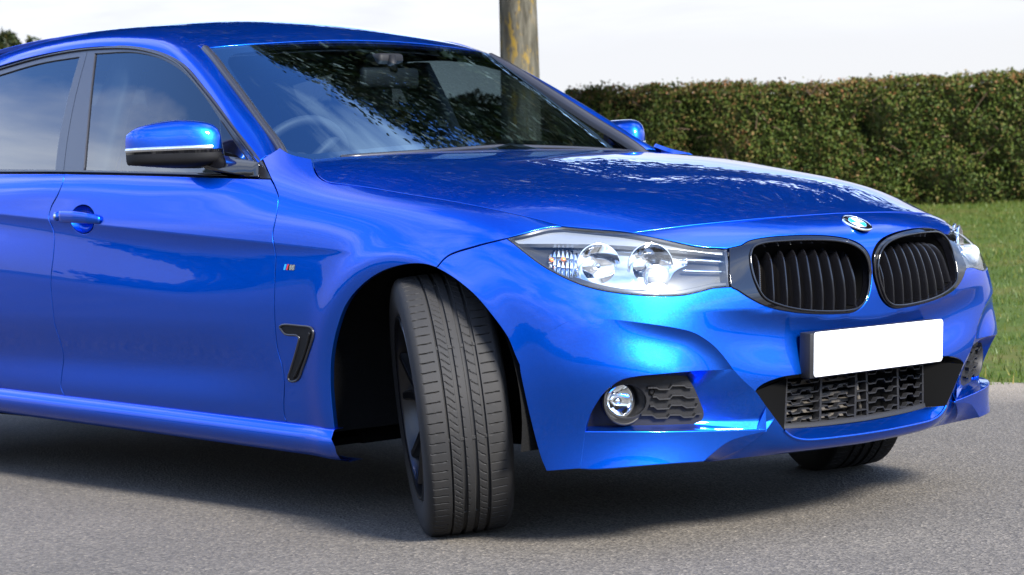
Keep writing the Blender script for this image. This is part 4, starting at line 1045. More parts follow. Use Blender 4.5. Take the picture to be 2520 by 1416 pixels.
# reflector bowls
def bowl(px, R, dep, off, tilt=(1, -.55, .05)):
    c = P3([px], PER.offset(off))[0]; mb = MB()
    prof = [(R*t, -dep*(1-t*t)) for t in np.linspace(.16, 1, 9)]
    lathe(mb, prof, 40, c, tilt); return mb, c
for px, R, dep, off in (((1474, 655), .053, .045, -.028), ((1602, 656), .055, .048, -.026)):
    mb, c = bowl(px, R, dep, off)
    rf = pair(mb, 'reflector_bowl', M['chrome'], lamp)
    rr = MB(); lathe(rr, [(R-.001, -.002), (R+.0015, .001), (R+.002, -.001), (R+.002, -.006)], 40, c, (1, -.55, .05)); pair(rr, 'bowl_ring', M['chrome'], lamp)
    bb = MB(); ax = Vector((1, -.55, .05)).normalized()
    q = np.array(c)-np.array(ax)*(dep*.8)
    lathe(bb, [(0, .034), (.006, .032), (.0085, .026), (.0085, .0), (.012, -.002), (.012, -.012)], 16, q, ax); pair(bb, 'bulb', M['chrome'], lamp)
# projector in the inner bowl: thick glass lens with a step grid
mb = MB(); c = P3([(1622, 684)], PER.offset(-.012))[0]
lathe(mb, [(0, .012), (.012, .0105), (.022, .005), (.028, -.003), (.030, -.010), (.030, -.03)], 24, c, (1, -.5, -.05)); pair(mb, 'projector_lens', pmat('projector_glass', (.8, .82, .82), rough=.04, metal=.75, coat=1), lamp)
# indicator: stack of clear prisms with two amber bulbs behind
mb = MB(); PI_ = PER.offset(-.03)
for i in range(7):
    x = 1350+i*10.5
    ht = [18, 30, 36, 38, 37, 34, 30][i]
    for j in range(3):
        y0 = 640-ht+j*(2*ht/3)+4+i*1.5; p = P3([(x, y0), (x+8.5, y0), (x+8.5, y0+2*ht/3-2), (x, y0+2*ht/3-2)], PI_)
        n_ = np.cross(p[1]-p[0], p[3]-p[0]); n_ /= np.linalg.norm(n_)
        if n_@(CAM_P-p[0]) < 0: n_ = -n_
        cc = p.mean(0)+n_*.006
        mb.add(np.concatenate([p, [cc]]), [(0, 1, 4), (1, 2, 4), (2, 3, 4), (3, 0, 4)])
pair(mb, 'indicator_prism', M['chrome'], lamp, smooth=False)
for px in ((1357, 641), (1386, 639)):
    mb = MB(); c = P3([px], PER.offset(-.026))[0]; lathe(mb, [(0, .007), (.004, .006), (.006, .002), (.006, -.004), (0, -.008)], 14, c, (1, -.4, 0)); pair(mb, 'amber_bulb', M['amber'], lamp)
# daytime light bars and lower bezel
PD = PER.offset(-.022)
for pts in ([(1682, 640), (1730, 642), (1784, 646)], [(1680, 667), (1730, 669), (1782, 670)]):
    mb = MB(); tube(mb, P3(cr_path(pts), PD), .0034, 8); pair(mb, 'light_bar', M['chrome'], lamp)
bz = [[(1405, 688), (1470, 708), (1556, 721), (1625, 724), (1678, 722), (1722, 713), (1752, 705), (1796, 701)], [(1796, 701), (1796, 697)], [(1796, 697), (1752, 700), (1720, 707), (1676, 716), (1625, 718), (1556, 715), (1474, 701), (1412, 682)], [(1412, 682), (1405, 688)]]
pair(panel(PB, PB.trace(loop(*bz, step=5)), gap=0, rim=.006, res=.01), 'lower_bezel', M['lamp_black'], lamp)
PSV = PER.offset(-.031)
slv = loop([(1414, 600), (1500, 602), (1600, 606), (1690, 620)], [(1690, 620), (1692, 640), (1690, 652)], [(1690, 652), (1660, 668), (1630, 714), (1600, 713), (1556, 712), (1474, 706), (1418, 688)], [(1418, 688), (1402, 640), (1414, 600)], step=6)  # lower inner corner cut back: dark mask there stands in for reflected treeline
hole = lambda px, rx, ry: PSV.trace(np.stack([px[0]+rx*np.cos(_a), px[1]+ry*np.sin(_a)], 1))
bh = [hole((1474, 654), 43, 45), hole((1602, 657), 46, 47)]
pair(panel(PSV, PSV.trace(slv), holes=bh, gap=0, rim=.004, res=.012), 'silver_bezel', M['bright_metal'], lamp)
PMK = PER.offset(-.036)
pair(panel(PMK, PMK.trace(HL_ALL), holes=[PMK.trace(slv)], gap=-.002, rim=None, res=.014), 'lamp_mask', M['lamp_black'], lamp)
shelf = MB(); ruled(shelf, resamp(P3(cr_path([(1276, 599), (1400, 599), (1500, 602), (1610, 609), (1700, 617), (1787, 628)]), PB), 40), resamp(P3(cr_path([(1276, 603), (1400, 601), (1500, 604), (1610, 612), (1700, 620), (1787, 632)]), PER.offset(-.06)), 40), 3)
pair(shelf, 'brow_shelf', M['satin'], lamp)

# ---------------------------------------------------------------- kidney grilles
KO = closed(KID[0], 5)
KI_PX = [(1846, 628), (1853, 610), (1875, 600), (1941, 593), (2001, 591), (2062, 594), (2098, 603), (2122, 620), (2134, 643), (2139, 673), (2137, 709), (2128, 739), (2112, 757), (2086, 764), (2031, 766), (1971, 762), (1917, 750), (1881, 733), (1860, 697), (1849, 658)]
KI = closed(KI_PX, 5)
PK = PER.offset(.004)
ko_uv, ki_uv = PK.trace(KO), PK.trace(KI)
kid_p = pair(panel(PK, ko_uv, holes=[ki_uv], gap=.0012, bev=.002, rim=.02, res=.009), 'kidney_grille', M['gloss_black'], car)
tag(kid_p[0], 'gloss black kidney grille beside the near headlight'); tag(kid_p[1], 'gloss black kidney grille on the far side of the badge')
kp = PER.base(*ki_uv.T); kn = PER.bnrm(*ki_uv.T)
fr = MB(); r3 = kp+kn*.006; tube(fr, np.concatenate([r3, r3[:2]]), .0030, 8, cap=False)
pair(fr, 'grille_frame', M['gloss_black'], kid_p)
wall = MB(); ruled(wall, np.concatenate([kp, kp[:1]]), np.concatenate([kp-kn*.075, (kp-kn*.075)[:1]]), 3)
pair(wall, 'grille_duct', M['dark'], kid_p)
pair(panel(PER.offset(-.082), ki_uv, gap=-.012, rim=None, res=.02), 'grille_back', M['dark'], kid_p)
kd = PER.dev(ki_uv); du0, du1 = kd[:, 0].min(), kd[:, 0].max()
xs_px = [1876, 1909, 1942, 1974, 2002, 2030, 2057, 2085, 2111]
su = PER.dev(T([(x, 680) for x in xs_px]))[:, 0]
for a_ in su:
    yy = np.linspace(kd[:, 1].min()-.01, kd[:, 1].max()+.01, 400); q = np.stack([np.full(400, a_), yy], 1); m = pip(q, kd); v0, v1 = yy[m].min(), yy[m].max()
    t = np.linspace(0, 1, 22); vv = v0+(v1-v0)*t
    lean = a_+.012*np.sin(math.pi*np.clip(t, 0, 1))*0
    uv = PER.undev(np.stack([np.full(22, a_), vv], 1)); p = PER.base(*uv.T); n = PER.bnrm(*uv.T)
    side = np.cross(n, [0, 0, 1.]); side /= np.linalg.norm(side, axis=1)[:, None]
    fd = .011+.028*np.clip((t-.55)/.45, 0, 1)**2.2
    w = .0033
    F = p-n*fd[:, None]; B = p-n*(fd+.045)[:, None]
    ring = [B-side*w, F-n*.003-side*w, F-side*w*.45, F+side*w*.45, F-n*.003+side*w, B+side*w]
    mb = MB(); mb.add(np.stack(ring, 1).reshape(-1, 3), grid_faces(22, 6)); pair(mb, 'grille_slat', M['slat'], kid_p, sharp=50)
# radiator fins glimpsed between the slats
mb = MB(); PR = PER.offset(-.078)
for k in range(26):
    v = kd[:, 1].min()+.01+(kd[:, 1].max()-kd[:, 1].min()-.02)*k/25
    yy = np.linspace(du0+.02, du1-.05, 24); q = np.stack([yy, np.full(24, v)], 1); m = pip(q, kd)
    if m.sum() < 4: continue
    uv = PER.undev(q[m]); p = PR.base(*uv.T); up = np.array([0, 0, .0012])
    ruled(mb, p-up, p+up, 2)
pair(mb, 'radiator_fins', M['radiator'], kid_p)
for o in [x for x in bpy.data.objects if x.name.startswith('radiator_fins')]: o['kind'] = 'stuff'

# ---------------------------------------------------------------- lower intake
GRL = loop([(1936, 932), (1930, 1054)], GR_B, [(2160, 1029), (2160, 872)], [(2160, 872), (1936, 932)], step=8)
gi = MB()
q = PIN.trace(cr_path([(1936, 932), (1932, 1000), (1930, 1054)])); gl3 = PIN.base(*q.T)
wl3 = P3(cr_path([(1859, 963), (1897, 1016), (1930, 1060)]))
ruled(gi, resamp(wl3, 20), resamp(gl3, 20), 3)
top3 = C3(cr_path(IN_TOP)); ruled(gi, resamp(top3, 20), resamp(C3(cr_path([(1936, 925), (2220, 860)]), PIN), 20), 3)
gi.both(); intake = gi.build('lower_intake', M['dark'], car)
bk = MB(); PBK = PER.offset(-.10)
bq = PBK.trace(loop([(1890, 900), (1885, 1080), (2180, 1060), (2180, 850), (1890, 900)])); V = PBK.base(*bq.T); bk.add(V, [tuple(range(len(V)))]); bk.both(); bk.build('intake_back', M['dark'], intake)
# radiator bars behind the near half
for k in range(8):
    y = 924+k*17.5
    mb = MB(); p = P3(cr_path([(1925, y+6), (2010, y-3), (2100, y-13)]), PER.offset(-.070)); up = np.array([0, 0, .0042])
    mb.add(np.concatenate([p-up, p+up, p+up+[-.012, 0, .001]]), [(i, i+1, len(p)+i+1, len(p)+i) for i in range(len(p)-1)]+[(len(p)+i, len(p)+i+1, 2*len(p)+i+1, 2*len(p)+i) for i in range(len(p)-1)])
    mb.build('radiator_bar', M['radiator'], intake, smooth=False)
mb = MB(); p = P3([(2103, 925), (2118, 1020)], PER.offset(-.066)); tube(mb, p, .006, 8); mb.build('radiator_pipe', M['radiator'], intake)
def blade(mb, p, dep, w=.0022, nrm=None, up=(0, 0, 1.)):
    """thin rib: front edge along p, going back by dep"""
    p = np.asarray(p); n = np.asarray(nrm); up = np.asarray(up)*w
    a = [p-n*dep-up, p-up, p+up, p-n*dep+up]
    mb.add(np.stack(a, 1).reshape(-1, 3), grid_faces(len(p), 4)); return mb
def wave(x0, y0, x1, y1, n, amp, ph=0):
    """stepped wave between two pixels"""
    out = []; L_ = x1-x0
    for k in range(n):
        for t, s in ((.0, 0), (.28, 0), (.38, 1), (.78, 1), (.88, 0)):
            q = (k+t)/n; out.append((x0+L_*q, y0+(y1-y0)*q+amp*s))
    out.append((x1, y1)); return out
for k in range(6):
    y = 936+k*23.5
    pts = wave(1933, y+7, 2205, y-33, 6, 8.5)
    d_ = np.concatenate([cr_path([a, b], 30)[:-1] for a, b in zip(pts[:-1], pts[1:])]+[[pts[-1]]])
    uv = cen(PIN.trace(d_)); p = PIN.base(*uv.T); n = PIN.bnrm(*uv.T); p[-1, 1] = 0
    mb = blade(MB(), p, .014, .0014, n); 
    mb.build('grille_rib', M['black_plastic'], intake, smooth=False); mb.mirror().build('grille_rib', M['black_plastic'], intake, smooth=False)
for x, ya, yb in ((1936, 928, 1054), (2022, 906, 1049), (2108, 880, 1041)):
    p = P3([(x, ya), (x-4, yb)], PIN); n = np.array([1., 0, 0])
    mb = MB(); mb.add(np.concatenate([p+[0, -.004, 0], p+[0, .004, 0], p+[-.02, -.004, 0], p+[-.02, .004, 0]]), [(0, 1, 3, 2), (0, 1, 5, 4), (2, 3, 7, 6)])
    mb.build('grille_post', M['black_plastic'], intake, smooth=False); mb.mirror().build('grille_post', M['black_plastic'], intake, smooth=False)
mb = MB(); p = C3(cr_path([(1928, 1056), (2000, 1051), (2074, 1043), (2160, 1031), (2220, 1020)]), PER.offset(-.040))
mb.add(np.concatenate([p, p+[-.002, 0, .012], p+[-.03, 0, .014]]), [(j*len(p)+i, j*len(p)+i+1, (j+1)*len(p)+i+1, (j+1)*len(p)+i) for j in range(2) for i in range(len(p)-1)]); mb.both()
mb.build('grille_sill', M['black_plastic'], intake)

# ---------------------------------------------------------------- fog lamps
fp_uv = POFF.trace(loop(FP_T, FP_R, FP_B, step=5))
fog_hole = POFF.trace(np.stack([1541+54*np.cos(_a), 988+45*np.sin(_a)], 1))
fogp = pair(panel(POFF, fp_uv, holes=[fog_hole], gap=-.003, rim=.01, res=.01), 'fog_lamp_panel', M['black_plastic'], car)
fc = P3([(1536, 988)], POFF)[0]
fax = Vector((1, -.28, 0)).normalized()
mb = MB(); lathe(mb, [(.058, .004), (.055, .007), (.052, .004), (.046, -.016), (.043, -.028), (.040, -.03)], 40, fc, fax); pair(mb, 'fog_bezel', M['black_plastic'], fogp)
fl = np.array(fc)+np.array(fax)*-.020+np.array([0, -.006, 0])
mb = MB(); lathe(mb, [(.041*t, -.030*(1-t*t)) for t in np.linspace(.12, 1, 8)], 36, fl, fax); pair(mb, 'fog_reflector', M['chrome'], fogp)
mb = MB(); lathe(mb, [(0, .012), (.015, .0105), (.028, .006), (.037, 0), (.041, -.006)], 36, fl, fax); pair(mb, 'fog_lens', M['lens'], fogp)
mb = MB(); lathe(mb, [(.0405, .0), (.044, .003), (.0455, 0), (.0455, -.008)], 36, fl, fax); pair(mb, 'fog_ring', M['black_plastic'], fogp)
mb = MB(); lathe(mb, [(0, .004), (.008, .003), (.011, -.002), (.011, -.02)], 18, fl, fax); pair(mb, 'fog_bulb', M['chrome'], fogp)
for pts in ([(1592, 952), (1612, 952), (1619, 956), (1643, 956), (1650, 947), (1678, 947), (1685, 952), (1700, 952)], [(1604, 974), (1612, 974), (1619, 980), (1644, 979), (1651, 971), (1675, 971), (1686, 977), (1711, 976)], [(1598, 997), (1606, 997), (1614, 1004), (1642, 1003), (1648, 995), (1674, 995), (1684, 1001), (1708, 1000), (1712, 993)], [(1577, 1019), (1602, 1019), (1612, 1027), (1639, 1026), (1645, 1019), (1669, 1019), (1678, 1025), (1702, 1024), (1708, 1017), (1722, 1017)]):
    d_ = np.concatenate([cr_path([a, b], 30)[:-1] for a, b in zip(pts[:-1], pts[1:])]+[[pts[-1]]])
    uv = POFF.trace(d_); n = POFF.bnrm(*uv.T); p = POFF.base(*uv.T)+n*.011
    pair(blade(MB(), p, .013, .0016, n), 'fog_grille_rib', M['black_plastic'], fogp, smooth=False)
mb = MB(); c = P3([(1604, 964)], POFF, .001)[0]; lathe(mb, [(0, -.003), (.005, -.002), (.006, .001), (.0075, .002), (.0085, 0)], 16, c, fax); pair(mb, 'screw_hole', M['dark'], fogp)

# ---------------------------------------------------------------- number plate (blank white)
pl = [np.array((.8265, -.26, .503)), np.array((.8265, .26, .503)), np.array((.820, .26, .392)), np.array((.820, -.26, .392))]
yv = (pl[1]-pl[0])/np.linalg.norm(pl[1]-pl[0]); zv = (pl[0]-pl[3]); zv /= np.linalg.norm(zv); xv = np.cross(yv, zv); ctr = sum(pl)/4
Mx = Matrix((Vector((xv[0], yv[0], zv[0], ctr[0])), Vector((xv[1], yv[1], zv[1], ctr[1])), Vector((xv[2], yv[2], zv[2], ctr[2])), Vector((0, 0, 0, 1))))
def rrect(w, h, r, n=6):
    o = []
    for cx, cy, a in ((w/2-r, h/2-r, 0), (-w/2+r, h/2-r, 90), (-w/2+r, -h/2+r, 180), (w/2-r, -h/2+r, 270)):
        for k in range(n+1):
            t = R_(a+90*k/n); o.append((cx+r*math.cos(t), cy+r*math.sin(t)))
    return o
def plate_mesh(mb, M_, w, h, r, t, x0=0):
    q = rrect(w, h, r); n = len(q)
    V = [(M_ @ Vector((x0+dx, y*s, z*s2)))[:] for dx, s, s2 in ((t, .997, .985), (t*.7, 1, 1), (0, 1, 1)) for y, z in q]
    f = [tuple(range(n))]+[(j*n+i, (j+1)*n+i, (j+1)*n+(i+1) % n, j*n+(i+1) % n) for j in range(2) for i in range(n)]
    mb.add(V, f); return mb
br_ = MB(); box(br_, (-.036, -.272, -.059), (.0, .262, .054), Mx, .004); brk = br_.build('plate_bracket', M['black_plastic'], car, sharp=40)
plate_mesh(MB(), Mx, .52, .111, .009, .003, .0005).build('number_plate', M['plate'], brk, sharp=40)
# ---------------------------------------------------------------- side windows and black trim
SG = SGL
DLO_PX = [[(-330, 285), (-150, 215), (0, 164), (120, 131), (235, 114), (350, 118), (440, 151), (500, 216), (580, 321), (645, 404), (666, 439)], [(666, 439), (400, 432), (159, 427), (0, 427), (-330, 424)], [(-330, 424), (-330, 285)]]
GF_PX = [[(205, 420), (212, 340), (222, 230), (233, 131)], [(233, 131), (330, 128), (395, 143), (450, 176), (500, 232), (541, 292)], [(541, 292), (545, 340), (556, 400), (562, 427)], [(562, 427), (400, 424), (205, 420)]]
GR_PX = [[(136, 419), (146, 340), (165, 250), (196, 139)], [(196, 139), (100, 155), (0, 184), (-150, 235), (-320, 300)], [(-320, 300), (-325, 416)], [(-325, 416), (0, 418), (136, 419)]]
su_ = lambda seg: SG.trace(loop(*seg, step=7))
trim = panel(SG, su_(DLO_PX), holes=[su_(GF_PX), su_(GR_PX)], gap=0, bev=.002, rim=.012, res=.02)
pair(trim, 'window_surround', M['black_trim'], car)
SGI = SG.offset(-.005)
pair(panel(SGI, SGI.trace(loop(*GF_PX)), gap=-.006, rim=None, res=.03), 'window_glass', M['side_glass'], PARTS['front_door'])
pair(panel(SGI, SGI.trace(loop(*GR_PX)), gap=-.006, rim=None, res=.03), 'window_glass', M['privacy_glass'], PARTS['rear_door'])
# weather strips: raised lines along belt, roof edge and between the doors
ws_ = MB()
def strip3(px, off): uv = SG.trace(cr_path(px)); return SG.base(*uv.T)+SG.bnrm(*uv.T)*off
tube(ws_, strip3([(-330, 420), (0, 424), (159, 424), (400, 429), (640, 436)], .004), .0052, 8)
tube(ws_, strip3([(-330, 294), (-150, 222), (0, 171), (120, 138), (235, 121), (350, 124), (436, 156), (496, 220), (575, 323), (640, 410)], .003), .0035, 8)
tube(ws_, strip3([(156, 424), (165, 350), (183, 250), (214, 130)], -.001), .002, 6)
pair(ws_, 'weather_strip', M['gloss_black'], car)
# mirror sail panel
sail = panel(SG.offset(.004), SG.offset(.004).trace(loop([(541, 296), (600, 383), (636, 432)], [(636, 432), (560, 428)], [(560, 428), (556, 400), (545, 340), (541, 296)])), gap=0, rim=.006, res=.02)
pair(sail, 'mirror_sail', M['gloss_black'], PARTS['front_door'])
# black rubber round the windscreen, black printed border of the glass
mo = MB(); e0 = spline_pts(WSE[:8], 60); tg = np.gradient(e0, axis=0); tg /= np.linalg.norm(tg, axis=1)[:, None]
inw = np.cross(tg, np.array([.5, 0, .86])); inw *= np.sign(inw[:, 1:2]); inw /= np.linalg.norm(inw, axis=1)[:, None]; upn = np.cross(inw, tg); upn *= np.sign(upn[:, 2:3])
sec = [(-.004, -.012), (-.004, .001), (.001, .0095), (.012, .0095), (.022, .005), (.026, -.004), (.027, -.018)]
mo.add(np.stack([e0+inw*a+upn*b for a, b in sec], 1).reshape(-1, 3), grid_faces(60, 7)); pair(mo, 'windscreen_seal', M['black_trim'], car)
PW_ = WIND.offset(-.004)
wu1 = WIND.tu[-1]*.93
vin = []
fr_out = box_uv(0.0, wu1, 0.012, wvm-.012)
def rr_uv(u0, u1, v0, v1, r, n=8):
    o = []
    for cu, cv, a in ((u0+r, v0+r, 180), (u1-r, v0+r, 270), (u1-r, v1-r, 0), (u0+r, v1-r, 90)):
        for k in range(n+1):
            t = R_(a+90*k/n); o.append((cu+r*math.cos(t), cv+r*math.sin(t)))
    P = np.array(o+[o[0]]); return cr_path(P*1000, 12)[:-1]/1000
fr_in = rr_uv(.045, wu1-.17, .075, wvm-.075, .07)
panel(PW_, fr_out, holes=[fr_in], gap=0, rim=None, res=.03).build('windscreen_border', M['frit'], car)
# scuttle panel under the back edge of the bonnet
sc_ = MB(); e = HOOD.base(*np.array([(-.50-.085*(t/.72)**2, t) for t in np.linspace(-.72, .72, 40)]).T)+[0, 0, -.02]
e2 = np.array([(-.66-.10*(t/.72)**2+.0, t, .955) for t in np.linspace(-.74, .74, 40)])
ruled(sc_, e, e2, 3); sc_.build('scuttle_panel', M['black_plastic'], car)
# wipers
for (a, b) in (((-.60, -.60, .993), (-.585, .05, 1.02)), ((-.585, .0, 1.018), (-.62, .60, .995))):
    mb = MB(); a, b = np.array(a), np.array(b); p = np.stack([a*(1-t)+b*t for t in np.linspace(0, 1, 12)]); p[:, 0] += .05*np.sin(math.pi*np.linspace(0, 1, 12))
    tube(mb, p, .008, 8); mb.build('wiper_blade', M['black_trim'], car)

# ---------------------------------------------------------------- door mirror
def mirror_parts():
    F = spline_pts(np.array([(-.955, -.822), (-.872, -.822), (-.842, -.842), (-.848, -.885), (-.905, -.94), (-.965, -.985), (-1.035, -1.015), (-1.075, -1.012)]), 36)
    rear = np.stack([np.linspace(-.985, -1.065, 36), np.linspace(-.832, -1.0, 36)], 1)
    t = np.linspace(0, 1, 36)
    ztop = spl([0, .2, .45, .7, .9, 1], [1.082, 1.106, 1.119, 1.112, 1.098, 1.084], t)
    zs, zs2 = np.full(36, 1.031)+.004*t, np.full(36, 1.020)+.004*t
    zbot = spl([0, .3, .6, 1], [.980, .982, .986, .994], t)
    def shell(za, zb, n=14, pw=.38):
        V = []
        for k in range(n):
            w = math.pi/2*k/(n-1); c, s_ = math.cos(w)**pw, math.sin(w)**.62
            xy = rear+(F-rear)*c
            V.append(np.concatenate([xy, (za+(zb-za)*s_)[:, None]], 1))
        return np.stack(V, 1)
    cap = shell(zs, ztop); low = shell(zs2, zbot)
    cm = MB(); cm.add(cap.reshape(-1, 3), grid_faces(36, 14, flip=True))
    lm = MB(); lm.add(low.reshape(-1, 3), grid_faces(36, 14))
    # lip between them, slightly set back
    b = MB(); ctr = rear.mean(0); Fi = F*.985+rear*.015
    ruled(b, np.concatenate([Fi, zs[:, None]], 1), np.concatenate([Fi, zs2[:, None]], 1), 2)
    # indicator strip on the outer two thirds
    q = F[12:]; nrm2 = np.stack([np.gradient(q[:, 1]), -np.gradient(q[:, 0])], 1); nrm2 /= np.linalg.norm(nrm2, axis=1)[:, None]
    if (nrm2[5]@(q[5]-ctr)) < 0: nrm2 = -nrm2
    st = MB(); rows = [(0.0, 1.0305), (.0035, 1.0345), (.0035, 1.0425), (-.001, 1.047)]
    V = np.stack([np.concatenate([q+nrm2*(o-(.0035 if z > 1.04 else 0)), np.full((len(q), 1), z)], 1) for o, z in rows], 1)
    st.add(V.reshape(-1, 3), grid_faces(len(q), 4))
    # mirror glass at the back
    g = MB(); bt = np.concatenate([np.concatenate([rear+[-.004, 0], ztop[:, None]-.012], 1), np.concatenate([rear+[-.004, 0], zbot[:, None]+.014], 1)[::-1]]); g.add(bt, [tuple(range(72))])
    # arm to the door
    ar = MB()
    A = np.array([[(-.955, -.865, .995), (-.885, -.868, .990), (-.878, -.862, 1.018), (-.96, -.85, 1.020)], [(-.86, -.868, .970), (-.79, -.862, .966), (-.79, -.842, 1.006), (-.875, -.835, 1.012)], [(-.78, -.853, .949), (-.655, -.850, .948), (-.675, -.832, .985), (-.80, -.815, 1.005)]])
    A = np.array([spline_pts(A[:, k], 9) for k in range(4)]).transpose(1, 0, 2)
    ar.add(A.reshape(-1, 3), grid_faces(9, 4, wrap_v=True)); 
    return cm, lm, b, st, g, ar
cm, lm, lb, st, gm, am = mirror_parts()
mr = pair(cm, 'wing_mirror', M['paint'], car)
for mb_, nm, mt in ((lm, 'mirror_housing', 'intake_plastic'), (lb, 'mirror_joint', 'gloss_black'), (st, 'indicator_strip', 'satin'), (gm, 'mirror_glass', 'chrome'), (am, 'mirror_arm', 'gloss_black')): pair(mb_, nm, M[mt], mr)

# ---------------------------------------------------------------- door handle, badge, vent
cu = PER.trace(cup_px); cp = PER.ev(*cu.T); cn = PER.nrm(*cu.T); cc = cp.mean(0)
rings = [(1.0, .0), (.985, .004), (.93, .014), (.8, .022), (.5, .028), (.15, .030)]
V = np.stack([cc+(cp-cc)*r-cn*d for r, d in rings], 1)
mb = MB(); mb.add(V.reshape(-1, 3), grid_faces(len(cp), len(rings), wrap_u=True)); pair(mb, 'handle_cup', M['paint'], PARTS['front_door'])
hc = P3(cr_path([(150, 534), (165, 535), (200, 537), (235, 540), (248, 542)], 3)); n_ = PER.nrm(*PER.trace(cr_path([(150, 534), (165, 535), (200, 537), (235, 540), (248, 542)], 3)).T).mean(0)
m = len(hc); t = np.linspace(0, 1, m)
hgt = np.interp(t, [0, .06, .5, .85, .96, 1], [.016, .019, .0185, .016, .013, .009]); out_ = np.interp(t, [0, .15, .5, .8, 1], [.010, .024, .028, .024, .008])
V = []
for k in range(m):
    up = np.array([0, 0, 1.])
    ring = []
    for w in np.linspace(0, 2*math.pi, 16, endpoint=False):
        cy, sy = math.cos(w), math.sin(w)
        ring.append(hc[k]+n_*(out_[k]-.007+.008*np.sign(cy)*abs(cy)**.8)+up*hgt[k]*np.sign(sy)*abs(sy)**.7)
    V.append(ring)
mb = MB(); mb.add(np.array(V).reshape(-1, 3), grid_faces(m, 16, wrap_v=True)+[tuple(range(16)), tuple((m-1)*16+i for i in range(16))[::-1]])
hd = pair(mb, 'door_handle', M['paint'], PARTS['front_door'])
kc = P3([(141, 533)], d=.004)[0]
mb = MB(); lathe(mb, [(0, .006), (.007, .006), (.0085, .004), (.013, .004), (.0145, .001), (.0145, -.004)], 24, kc, n_)
mb.build('lock_cover', M['paint'], PARTS['front_door'][0])
mb = MB(); lathe(mb, [(0, .0075), (.0055, .0075), (.0075, .005)], 20, kc, n_); mb.build('key_lock', M['satin'], PARTS['front_door'][0])
# air vent behind the wheel, shaped like a seven
VENT = [[(690, 804), (696, 800), (707, 799), (740, 802), (762, 804), (771, 807), (776, 815), (776, 827), (761, 869), (746, 907), (737, 930), (728, 938), (714, 938), (710, 931), (716, 910), (728, 872), (737, 838), (738, 831), (732, 826), (704, 823), (696, 815), (690, 806)]]
def grow(px, k): c = np.mean(px, 0); return [tuple(c+(np.array(p)-c)*k) for p in px]
v_uv = T(closed(VENT[0], 4))
vent = panel(PER, v_uv, gap=.001, rim=.004, res=.008, evalf=lambda u, v: PER.ev(u, v)+PER.nrm(u, v)*.0015)
vt = pair(vent, 'wing_vent', M['intake_plastic'], car)
vb = MB(); p = PER.ev(*v_uv.T); n = PER.nrm(*v_uv.T); tube(vb, np.concatenate([p+n*.002, (p+n*.002)[:2]]), .0032, 8, cap=False); pair(vb, 'vent_rim', M['black_trim'], vt)
vb = MB(); p = P3(cr_path([(768, 818), (757, 860), (738, 905), (726, 930)], 5), d=.004); tube(vb, p, .0035, 8); pair(vb, 'vent_blade', M['intake_plastic'], vt)
# striped wing badge: three stripes and a chrome letter M
def quad3(px, d): return P3(px, d=d)
bd = MB(); q = quad3([(699, 650), (725, 652), (722, 666), (695, 665)], .0012); bd.add(q, [(0, 1, 2, 3)]); q2 = quad3([(699, 650), (725, 652), (722, 666), (695, 665)], -.002); bd.add(np.concatenate([q, q2]), [(0, 1, 5, 4), (1, 2, 6, 5), (2, 3, 7, 6), (3, 0, 4, 7)])
badge = pair(bd, 'wing_badge', M['chrome'], car, smooth=False)
xs = [(699, 695.5), (703.5, 700), (706, 702.5), (709.5, 706)]
for k, mt in enumerate(('cyan', 'navy', 'red')):
    (a0, a1), (b0, b1) = xs[k], xs[k+1]
    s_ = MB(); s_.add(quad3([(a0, 650.6), (b0, 650.8), (b1, 665), (a1, 664.6)], .0018), [(0, 1, 2, 3)]); s_.build('badge_stripe', M[mt], badge[0], smooth=False)
for pts in ([(711, 665), (712.5, 652), (715, 652), (716.5, 660), (719.5, 652.5), (723.5, 652.8), (721.5, 665.5), (718.5, 665.3), (720, 656.5), (716, 665), (714.5, 665), (714, 657), (713.2, 665)],):
    s_ = MB(); p = quad3(pts, .003); s_.add(p, [tuple(range(len(pts)))]); s_.build('badge_letter', M['satin'], badge[0], smooth=False)
# round bonnet badge on the nose
bc_uv = T([(2103, 551)]); bc = PER.ev(*bc_uv.T)[0]; bn = PER.nrm(*bc_uv.T)[0]; bc[1] = 0; bn[1] = 0; bn[2] += .16; bn /= np.linalg.norm(bn)
bc = bc-bn*.0015; by = np.array([0, 1., 0]); bz = np.cross(bn, by); bz = bz if bz[2] > 0 else -bz
def bpt(r, a, h): return bc+bn*h+by*(r*math.sin(a))+bz*(r*math.cos(a))    # a from the top, towards the far side
def arc_face(r0, r1, a0, a1, h, n=12):
    A = [bpt(r1, a0+(a1-a0)*k/n, h) for k in range(n+1)]; B = [bpt(r0, a0+(a1-a0)*k/n, h) for k in range(n+1)][::-1]
    return A+B if r0 > 0 else A+[bpt(0, 0, h)]
mb = MB(); lathe(mb, [(.041, .001), (.041, .0045), (.0395, .006), (.0375, .0055), (.0375, .003)], 48, bc, bn); rb = mb.build('bonnet_badge', M['chrome'], car)
mb = MB(); V = arc_face(.0255, .0378, 0, 2*math.pi, .0048, 48); mb.add(np.array(V), [(i, i+1, 97-i-1, 97-i) for i in range(48)]); mb.build('badge_ring', M['gloss_black'], rb)
for k, mt in enumerate(('white', 'cyan', 'white', 'cyan')):
    mb = MB(); V = arc_face(0, .0245, R_(90*k), R_(90*k+90), .0055); mb.add(np.array(V), [tuple(range(len(V)))]); mb.build('badge_quarter', M[mt], rb, smooth=False)
mb = MB(); lathe(mb, [(.0243, .005), (.0243, .0064), (.0258, .0064), (.0258, .004)], 40, bc, bn); mb.build('badge_inner_ring', M['chrome'], rb)
